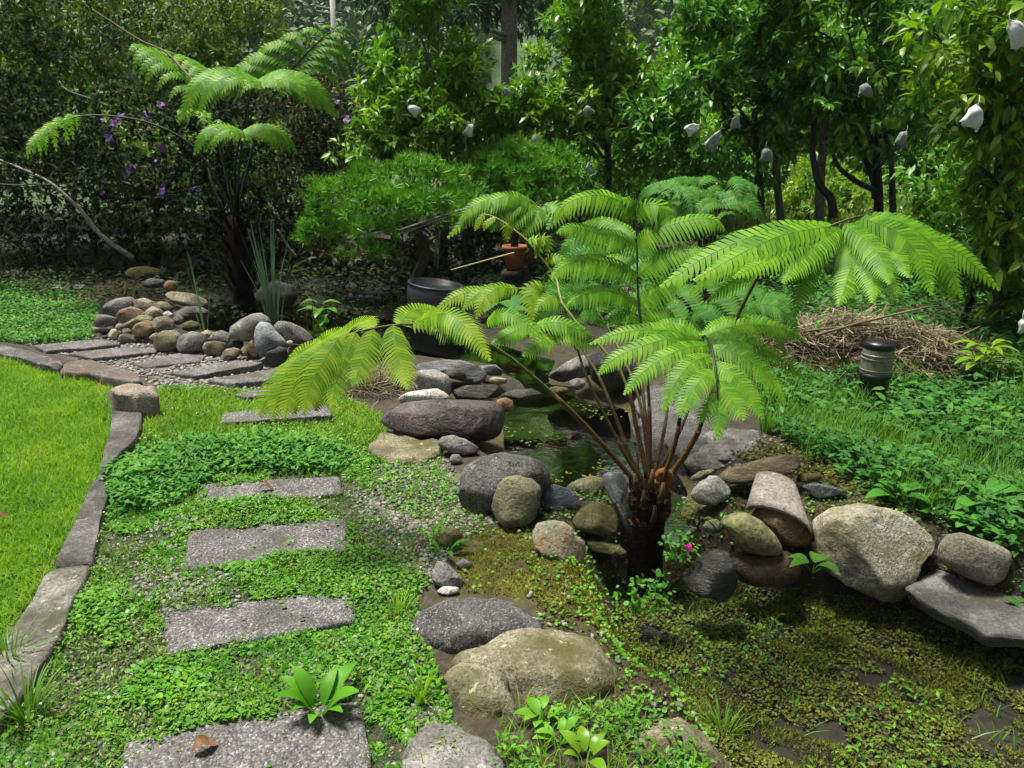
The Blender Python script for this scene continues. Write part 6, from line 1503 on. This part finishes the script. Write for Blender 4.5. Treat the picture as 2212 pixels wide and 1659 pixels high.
def deadleaf(label, u, v, L, ang, lift=.045):
    p = G(u, v, lift); d = np.array([math.cos(ang), math.sin(ang), .05]); sd = np.array([-math.sin(ang), math.cos(ang), 0])
    Vv = []; Ff = []
    for i in range(7):
        s = i / 6; w = .3 * L * math.sin(math.pi * min(1, s * .94 + .03)) ** .7
        c = p + d * L * (s - .5) + VUP * (.012 * math.sin(s * 5))
        Vv += [c + sd * w + VUP * w * .9, c, c - sd * w + VUP * w * .7]
        if i: o_ = 3 * i; Ff += [(o_ - 3, o_ - 2, o_ + 1, o_), (o_ - 2, o_ - 1, o_ + 2, o_ + 1)]
    solid('fallen_leaf', Vv, np.array(Ff), M['deadleaf'], label, 'leaf')
deadleaf('orange brown fallen leaf on the nearest stepping slab', 443, 1612, .062, .6)
deadleaf('curled brown fallen leaf on the fourth stepping slab', 576, 1053, .06, .2)
deadleaf('brown fallen leaf on the lawn at the left border', 4, 1117, .05, .4, .06)

# grass tufts with single blades
def grass_tuft(label, u, v, n, h, spread, mat='grass_dk', w=.004):
    b0 = GT(u, v)
    t = root('grass_tuft', tuple(b0), label, 'grass tuft')
    for k in range(n):
        a = rng.uniform(0, 6.28); s = spread * rng.random() ** .6; hh = h * rng.uniform(.5, 1.05)
        p0 = b0 + np.array([math.cos(a), math.sin(a), 0]) * .03 * rng.random()
        tip = p0 + np.array([math.cos(a) * s, math.sin(a) * s, hh * (1 - .5 * rng.random() * s / spread)])
        q = catmull([p0, p0 + (tip - p0) * .5 + VUP * hh * .16, tip], 6); ww = np.linspace(w, w * .1, 6); side = np.array([math.cos(a + 1.5), math.sin(a + 1.5), 0])
        Vv = []; Ff = []
        for i in range(6):
            Vv += [q[i] - side * ww[i], q[i] - VUP * ww[i] * .4, q[i] + side * ww[i]]
            if i: o_ = 3 * i; Ff += [(o_ - 3, o_ - 2, o_ + 1, o_), (o_ - 2, o_ - 1, o_ + 2, o_ + 1)]
        part('blade', Vv, np.array(Ff), M[mat], t)
grass_tuft('long grass tuft at the bottom left corner over the kerb', 60, 1560, 46, .17, .16)
grass_tuft('grass tuft hanging over the near end of the kerb', 20, 1440, 34, .15, .15)
grass_tuft('fresh grass tuft right of the nearest slab', 910, 1510, 30, .09, .06, 'grass')
grass_tuft('bright grass tuft at the edge of the stream bed', 1560, 1590, 40, .13, .09)
grass_tuft('upright grass tuft right of the pool beside the herbs', 1655, 935, 24, .16, .05, 'clover', .007)
grass_tuft('grass tuft beside the dark smooth boulder', 860, 1330, 26, .08, .07, 'grass')
grass_tuft('grass tuft among the right bank herbs', 1900, 960, 36, .22, .10)

# ------------------------------------------------------------------ ground cover (stuff)
def cover(name, label, kind, X, Y, zoff, mat, L, W, upness, cat=None, bend=0.0):
    n = len(X)
    Pn = np.stack([X, Y, hfun(X, Y) + zoff], 1)
    a = rng.uniform(0, 2 * math.pi, n)
    D = np.stack([np.cos(a), np.sin(a), upness], 1)
    if kind in ('blade', 'needle'):
        Nn = np.stack([np.cos(a), np.sin(a), np.full(n, .4)], 1) * -1 + .3 * rdir(n)
    else:
        Nn = nrm(VUP + .45 * rdir(n))
    v, f = leaves(kind, Pn, nrm(D), Nn, L, W)
    return tag(link(name, mesh_np(name, v, f), mat), label, cat, None, 'stuff')
U = rng.uniform
X, Y = scatter(LAWN, 16000, fade=14); n = len(X)
cover('lawn_grass', 'short bright green lawn at the left', 'blade', X, Y, 0, M['grass'], U(.02, .055, n) * (1 + .35 * lumps(X, Y, 6, .4)), U(.003, .005, n), U(.4, 2.2, n), 'grass')
X, Y = scatter(LAWN_FAR, 6000, fade=26); n = len(X)
cover('far_lawn_grass', 'greener grass strip beyond the kerb at the left', 'dia', X, Y, U(0, .05, n), M['herb'], U(.025, .05, n), U(.012, .025, n), U(0, .9, n), 'grass')
av_slab = [(s, .985) for s in SLABP]
# grassy part of the path
GRASSP = poly_g([(330, 850), (560, 846), (760, 862), (840, 905), (820, 965), (700, 955), (480, 945), (320, 970), (250, 990), (300, 900)])
X, Y = scatter(GRASSP, 9000, av_slab, fade=22); n = len(X)
cover('path_grass', 'bright grass around the middle stepping slabs', 'blade', X, Y, 0, M['grass'], U(.03, .075, n), U(.003, .006, n), U(.4, 1.8, n), 'grass')
# clover carpet
def patchy(X, Y, thr):
    e = .45 * sst(-.55, .05, X)
    return lumps(X, Y, 6.0, .7) + .45 * lumps(X, Y, 17, 2) + .25 * lumps(X, Y, 41, 1) > thr + e
X, Y = scatter(PATH, 24000, av_slab + [(GRASSP, .75), (GRAVEL2, .8), (GRAVEL3, .9), (GRAVEL4, .6), (GRAVEL5, .8)], fade=9)
k = patchy(X, Y, -.22); X, Y = X[k], Y[k]; n = len(X)
hh = np.clip(.45 + .9 * lumps(X, Y, 9, 1.9), .08, 1.2)
cover('clover_carpet', 'low clover and pennywort covering the path', 'round', X, Y, U(.002, .034, n) * hh, M['clover'], U(.008, .021, n), U(.008, .019, n), U(-.15, .6, n), 'ground cover')
X, Y = scatter(PATH, 9000, av_slab + [(GRAVEL2, .6), (GRAVEL3, .9), (GRAVEL5, .8)], fade=9)
k = lumps(X, Y, 8, 3.1) + .4 * lumps(X, Y, 25, .3) > -.15; X, Y = X[k], Y[k]; n = len(X)
cover('creeping_weeds', 'yellowish creeping weeds mixed into the path clover', 'dia', X, Y, U(.002, .03, n), leaf_mat('creeper_leaves', (.04, .09, .010), (.09, .18, .014), (.19, .29, .025), (.20, .14, .06), trans=.25, rough=.5, patch=5), U(.008, .022, n), U(.004, .010, n), U(-.1, .9, n), 'ground cover')
X, Y = scatter(PATH, 5200, av_slab + [(GRAVEL2, .6)], fade=10); n = len(X)
cover('path_weeds', 'fine grass blades growing through the path clover', 'blade', X, Y, 0, M['grass_dk'], U(.025, .075, n), U(.0015, .0035, n), U(.3, 2.2, n), 'grass')
X, Y = scatter(PATH, 14, av_slab); n = len(X)
cover('white_flower_heads', 'tiny white flower heads dotted over the path clover', 'round', X, Y, .05, M['whiteflower'], U(.006, .010, n), U(.006, .010, n), U(.1, .3, n), 'flowers')
# herb patch
X, Y = scatter(HERBS, 9000, [(SLABP[3], 1.0)], edge=.08); n = len(X)
hh = np.clip(1.0 + .5 * lumps(X, Y, 8), .3, 1.5)
cover('herb_patch', 'dark green leafy herb patch across the path', 'dia', X, Y, U(.005, .065, n) * hh, M['herb'], U(.025, .055, n), U(.012, .024, n), U(-.2, .8, n), 'herbs')
# right hand herbs
X, Y = scatter(RIGHT, 3600, fade=30)
k = lumps(X, Y, 9, .2) + .5 * lumps(X, Y, 21, 1.4) > -.3; X, Y = X[k], Y[k]; n = len(X)
hh = np.clip(1.0 + 1.0 * lumps(X, Y, 5.5, 1.1), .12, 2.0)
hh = hh * (.25 + .75 * sst(.15, .5, np.hypot(X - bb[0], Y - bb[1] + .15)))
cover('right_herbs', 'dense dark green herbs on the right bank', 'dia', X, Y, U(.0, .085, n) * hh, M['herb_r'], U(.03, .068, n), U(.016, .034, n), U(-.1, .7, n), 'herbs')
X, Y = scatter(RIGHT, 420); k = lumps(X, Y, 4, 2.7) > .05; X, Y = X[k], Y[k]; n = len(X)
cover('right_broad_herbs', 'larger broad leaves in patches on the right bank', 'lance', X, Y, U(.03, .13, n), M['herb_r'], U(.05, .09, n), U(.025, .04, n), U(-.1, .8, n), 'herbs')
X, Y = scatter(RIGHT, 3000); k = lumps(X, Y, 3.3, .9) > -.1; X, Y = X[k], Y[k]; n = len(X)
cover('right_grass', 'thin grass blades among the right bank herbs', 'blade', X, Y, 0, M['grass_dk'], U(.08, .22, n), U(.003, .005, n), U(1.0, 3.0, n), 'grass')
# behind: far right understorey
UND = np.array([(1.2, 5.2), (6.0, 5.0), (8.5, 10.5), (.0, 10.5), (.3, 7.5)])
X, Y = scatter(UND, 520); n = len(X); hh = np.clip(1 + .8 * lumps(X, Y, 3), .2, 2)
cover('bank_undergrowth', 'low undergrowth beneath the fruit trees', 'dia', X, Y, U(0, .22, n) * hh, M['herb_r'], U(.05, .11, n), U(.025, .05, n), U(-.1, .8, n), 'undergrowth')
UND2 = np.array([(-7, 7.4), (-3.2, 7.3), (-2.4, 7.0), (-.6, 6.7), (.9, 6.5), (1.0, 10.5), (-8, 10.5)])
X, Y = scatter(UND2, 620); n = len(X)
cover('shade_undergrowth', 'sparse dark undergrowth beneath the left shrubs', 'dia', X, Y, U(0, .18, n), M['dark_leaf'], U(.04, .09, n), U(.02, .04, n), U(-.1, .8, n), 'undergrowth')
# sunlit tall grass seen under the trees
TG = np.array([(2.5, 11.0), (8, 11.0), (9, 15), (3, 15)])
X, Y = scatter(TG, 260); k = lumps(X, Y, 2.3, .6) > -.2; X, Y = X[k], Y[k]; n = len(X)
cover('tall_grass', 'sunlit tall yellow-green grass beyond the fruit trees', 'blade', X, Y, 0, leaf_mat('tall_grass', (.05, .10, .02), (.13, .20, .035), (.26, .33, .08), (.42, .42, .20), trans=.3, rough=.5, patch=1.5), U(.25, .8, n), U(.012, .03, n), U(1.2, 4, n), 'grass')
# moss bank and bog
X, Y = scatter(MOSS, 42000); k = lumps(X, Y, 16, .4) + .5 * lumps(X, Y, 37, 1) > -.55; X, Y = X[k], Y[k]; n = len(X)
cover('moss', 'yellow-green moss on the bank left of the fern', 'needle', X, Y, -.002, M['moss'], U(.006, .018, n), U(.003, .006, n), U(.2, 2, n), 'moss')
X, Y = scatter(MOSS, 700); n = len(X)
cover('moss_weeds', 'tiny pale leaves sprouting from the moss', 'round', X, Y, U(.005, .03, n), M['clover'], U(.008, .016, n), U(.008, .015, n), U(0, .5, n), 'ground cover')
X, Y = scatter(BED, 15000)
g = lumps(X, Y, 11, .3) + .5 * lumps(X, Y, 29, 1.2) - .35 * sst(.0, .9, X - 1.15 + (2.2 - Y) * .5)
k = g > -.32; X, Y, g = X[k], Y[k], g[k]; n = len(X)
cover('bog_carpet', 'brownish green creeping plants filling the stream bed', 'round', X, Y, U(0, .02, n) + .018 * np.clip(g, 0, 1), M['bog'], U(.006, .015, n), U(.006, .014, n), U(-.2, .9, n), 'ground cover')
X, Y = scatter(BED, 30000)
g = lumps(X, Y, 9, 2.1) + .4 * lumps(X, Y, 33, .2)
k = g > .18; X, Y, g = X[k], Y[k], g[k]; n = len(X)
cover('bog_moss', 'yellow-green moss cushions in the stream bed', 'needle', X, Y, U(0, .012, n) + .03 * np.clip(g - .18, 0, 1), M['moss_gr'], U(.008, .02, n), U(.003, .006, n), U(.2, 2, n), 'moss')
X, Y = scatter(BED, 1200); k = lumps(X, Y, 7, 4.3) > .15; X, Y = X[k], Y[k]; n = len(X)
cover('bog_cress', 'fresh green leaves in patches of the stream bed', 'dia', X, Y, U(.01, .04, n), M['clover'], U(.012, .03, n), U(.008, .016, n), U(-.1, .7, n), 'ground cover')
BB = np.array([(-.5, 1.3), (4, 1.3), (4, 3.6), (-.5, 3.6)])
X, Y = scatter(BB, 15000); d_ = pdist(BED, X, Y); k = (d_ > -.06) & (d_ < .34) & (lumps(X, Y, 12, .9) + .4 * lumps(X, Y, 31, .1) > -.25); X, Y = X[k], Y[k]; n = len(X)
cover('bank_moss', 'dull moss and creepers on the muddy stream bank', 'needle', X, Y, -.002, M['moss_dk'], U(.008, .022, n), U(.003, .006, n), U(.1, 1.6, n), 'moss')
X, Y = scatter(BB, 2600); d_ = pdist(BED, X, Y); k = (d_ > -.08) & (d_ < .36); X, Y = X[k], Y[k]; n = len(X)
cover('bank_creeper', 'small round creeper leaves along the stream bank', 'round', X, Y, U(0, .02, n), M['clover'], U(.007, .018, n), U(.007, .016, n), U(-.2, .8, n), 'ground cover')
X, Y = scatter(BB, 220); d_ = pdist(BED, X, Y); k = (d_ > -.02) & (d_ < .4); X, Y = X[k], Y[k]
BANKPEB = (X, Y)
BANK_R = poly_g([(1560, 985), (1700, 950), (1790, 1010), (1880, 1075), (2020, 1130), (2190, 1200), (2230, 1280), (2150, 1250), (2030, 1200), (1960, 1110), (1850, 1075), (1760, 1075), (1700, 1020)])
X, Y = scatter(BANK_R, 9000); k = lumps(X, Y, 13, 1.3) > -.35; X, Y = X[k], Y[k]; n = len(X)
cover('bank_cover', 'sparse yellowish creepers on the right pool bank', 'round', X, Y, U(0, .03, n), M['bog'], U(.008, .02, n), U(.007, .016, n), U(-.1, .6, n), 'ground cover')
BANK_F = poly_g([(1080, 1560), (1130, 1500), (1240, 1530), (1350, 1500), (1400, 1520), (1440, 1580), (1560, 1640), (1650, 1720), (1560, 1800), (1060, 1800)])
X, Y = scatter(BANK_F, 7000); k = lumps(X, Y, 13, 1.3) > -.1; X, Y = X[k], Y[k]; n = len(X)
cover('bank_weeds', 'mixed low weeds among the foreground boulders', 'dia', X, Y, U(0, .05, n), M['clover'], U(.010, .03, n), U(.006, .014, n), U(-.1, .9, n), 'weeds')
X, Y = scatter(BANK_F, 3500); n = len(X)
cover('bank_grass', 'thin yellowish grass among the foreground boulders', 'blade', X, Y, 0, M['grass'], U(.03, .08, n), U(.002, .004, n), U(.5, 2.2, n), 'grass')
X, Y = scatter(BED, 500); k = lumps(X, Y, 5, 2.3) > .1; X, Y = X[k], Y[k]; n = len(X)
cover('bog_grass', 'fresh grass blades sprouting from the stream bed', 'blade', X, Y, 0, M['grass_dk'], U(.04, .10, n), U(.003, .006, n), U(.6, 2.2, n), 'grass')
# debris floating on the pool
X, Y = scatter(POOL, 420, edge=.1); k = lumps(X, Y, 5, 1.3) > .05; X, Y = X[k], Y[k]; n = len(X)
Pn = np.stack([X, Y, np.full(n, POOL_Z - .011)], 1); a = U(0, 6.28, n)
v, f = leaves('round', Pn, np.stack([np.cos(a), np.sin(a), np.zeros(n)], 1), np.tile(VUP, (n, 1)) + .05 * rdir(n), U(.01, .03, n), U(.008, .018, n))
tag(link('floating_debris', mesh_np('floating_debris', v, f), M['bog']), 'pale leaf scraps floating on the pool', 'debris', None, 'stuff')

# pebbles
def pebbles(name, label, X, Y, size):
    v0, f0 = ICO[1]
    n = len(X)
    s = size[:, None] * np.stack([U(.7, 1.3, n), U(.6, 1.0, n), U(.35, .7, n)], 1)
    a = U(0, 6.28, n); ca, sa = np.cos(a), np.sin(a)
    vv = v0[None] * s[:, None, :] * (1 + .12 * rng.normal(size=(n, len(v0), 1)))
    x = vv[:, :, 0] * ca[:, None] - vv[:, :, 1] * sa[:, None]; y = vv[:, :, 0] * sa[:, None] + vv[:, :, 1] * ca[:, None]
    W = np.stack([x + X[:, None], y + Y[:, None], vv[:, :, 2] + (hfun(X, Y) + size * .25)[:, None]], 2)
    F_ = f0[None] + (np.arange(n) * len(v0))[:, None, None]
    tag(link(name, mesh_np(name, W.reshape(-1, 3), F_.reshape(-1, 3)), M['pebble']), label, 'gravel', None, 'stuff')
X, Y = scatter(GRAVEL, 2200, [(s, 1.0) for s in SLABP]); pebbles('gravel_path', 'grey gravel between the far stepping slabs', X, Y, U(.008, .018, len(X)))
X, Y = scatter(PATH, 1500, [(s, 1.0) for s in SLABP] + [(GRASSP, .9)]); pebbles('path_pebbles', 'small grey pebbles showing through the path clover', X, Y, U(.005, .012, len(X)))
for gp_, lb_ in ((GRAVEL3, 'grey pebble patch left of the second slab'), (GRAVEL4, 'pebbles along the boulders at the right of the path'), (GRAVEL5, 'pebble patch left of the third slab')):
    X, Y = scatter(gp_, 3200, [(s_2, 1.0) for s_2 in SLABP]); pebbles('pebble_patch', lb_, X, Y, U(.006, .014, len(X)))
X, Y = scatter(GRAVEL2, 2600); pebbles('bank_pebbles', 'pebbles beside the wide flat-topped boulder', X, Y, U(.006, .014, len(X)))
PB3 = poly_g([(1500, 960), (1680, 940), (1740, 1000), (1800, 1060), (1620, 1040), (1500, 1010)])
X, Y = BANKPEB; pebbles('stream_pebbles', 'loose pebbles on the muddy stream bank', X, Y, U(.005, .014, len(X)))
X, Y = scatter(PB3, 700); pebbles('shell_pebbles', 'pale pebbles and shells on the right pool bank', X, Y, U(.006, .014, len(X)))

# ------------------------------------------------------------------ far planting
def thicket(name, label, X0, X1, Y0, Y1, zmax, n, L, mat, kind='flat', ratio=.45, cat='thicket', gapf=None):
    X = U(X0, X1, n); Y = U(Y0, Y1, n)
    top = zmax * (.62 + .38 * np.clip(lumps(X, Y * 0 + 3, 1.1, .5) + .3, -.6, 1))
    z = top * rng.random(n) ** .6
    if gapf is not None:
        k = gapf(X, Y, z); X, Y, z = X[k], Y[k], z[k]
    n = len(X)
    Pn = np.stack([X, Y, hfun(X, Y) + z], 1)
    D = nrm(rdir(n) + np.array([0, 0, -.2])); Nn = nrm(VUP + .8 * rdir(n))
    ln = L * U(.6, 1.3, n)
    v, f = leaves(kind, Pn, D, Nn, ln, ln * ratio)
    return tag(link(name, mesh_np(name, v, f), M[mat]), label, cat, None, 'stuff')
thicket('background_thicket', 'dense dark thicket closing the view behind the left shrubs', -13, -1.0, 12.5, 15.5, 3.0, 26000, .14, 'olive_leaf', gapf=lambda X, Y, z: ~((X > -4.4) & (z > 1.7)))
thicket('background_thicket', 'green thicket behind the middle fruit trees', -1.0, 3.6, 11.6, 14.5, 2.5, 16000, .13, 'fruit_leaf', 'dia', gapf=lambda X, Y, z: ~((X > 1.6) & (X < 2.8) & (z > 1.7)) & ~((np.abs(X + .02) < .35) & (z > 2.0)))
thicket('background_thicket', 'green thicket behind the right fruit trees', 3.0, 14, 14.5, 18, 4.5, 26000, .19, 'fruit_leaf', 'dia')
thicket('background_thicket', 'leafy thicket behind the right border tree', 5.2, 11, 7.5, 10, 3.2, 14000, .12, 'fruit_leaf2')
# hillside forest
def hill_forest(name, label, X0, X1, Y0, Y1, n, mat, L, lift):
    X = U(X0, X1, n); Y = U(Y0, Y1, n)
    z = hfun(X, Y) + lift * (1.0 + .55 * np.abs(np.sin(X * .55 + .3 * Y)) * np.abs(np.sin(Y * .42 + 1)) + .5 * np.sin(X * .21) * np.sin(Y * .17) + .18 * rng.normal(size=n))
    Pn = np.stack([X, Y, z], 1)
    v, f = leaves('flat', Pn, rdir(n), nrm(VUP + .9 * rdir(n)), L * U(.6, 1.4, n), L * .6 * U(.6, 1.4, n))
    tag(link(name, mesh_np(name, v, f), M[mat]), label, 'forest', None, 'stuff')
hill_forest('hillside_forest', 'pale green forest on the near hillside behind the utility pole', -30, -2, 36, 80, 80000, 'far_leaf', .42, 3.0)
hill_forest('hillside_forest', 'strip of pale forest on the near hillside right of the middle', 2, 24, 36, 80, 50000, 'far_leaf', .42, 3.0)
hill_forest('hillside_forest', 'dark forest on the farther hill', -90, 90, 80, 260, 80000, 'far_dark', 1.5, 6.0)

# ------------------------------------------------------------------ haze
hz = bpy.data.materials.new('haze'); hz.use_nodes = True
hn = hz.node_tree; hn.nodes.clear()
ho = hn.nodes.new('ShaderNodeOutputMaterial'); hv = hn.nodes.new('ShaderNodeVolumePrincipled')
hv.inputs['Color'].default_value = (.62, .80, 1.0, 1); hv.inputs['Density'].default_value = .0005
hn.links.new(hv.outputs[0], ho.inputs['Volume'])
hb = [(-420, -80, -3), (420, -80, -3), (420, 720, -3), (-420, 720, -3), (-420, -80, 110), (420, -80, 110), (420, 720, 110), (-420, 720, 110)]
hf = [(0, 3, 2, 1), (4, 5, 6, 7), (0, 1, 5, 4), (1, 2, 6, 5), (2, 3, 7, 6), (3, 0, 4, 7)]
tag(link('haze', mesh_py('haze', hb, hf, False), hz), kind='stuff')
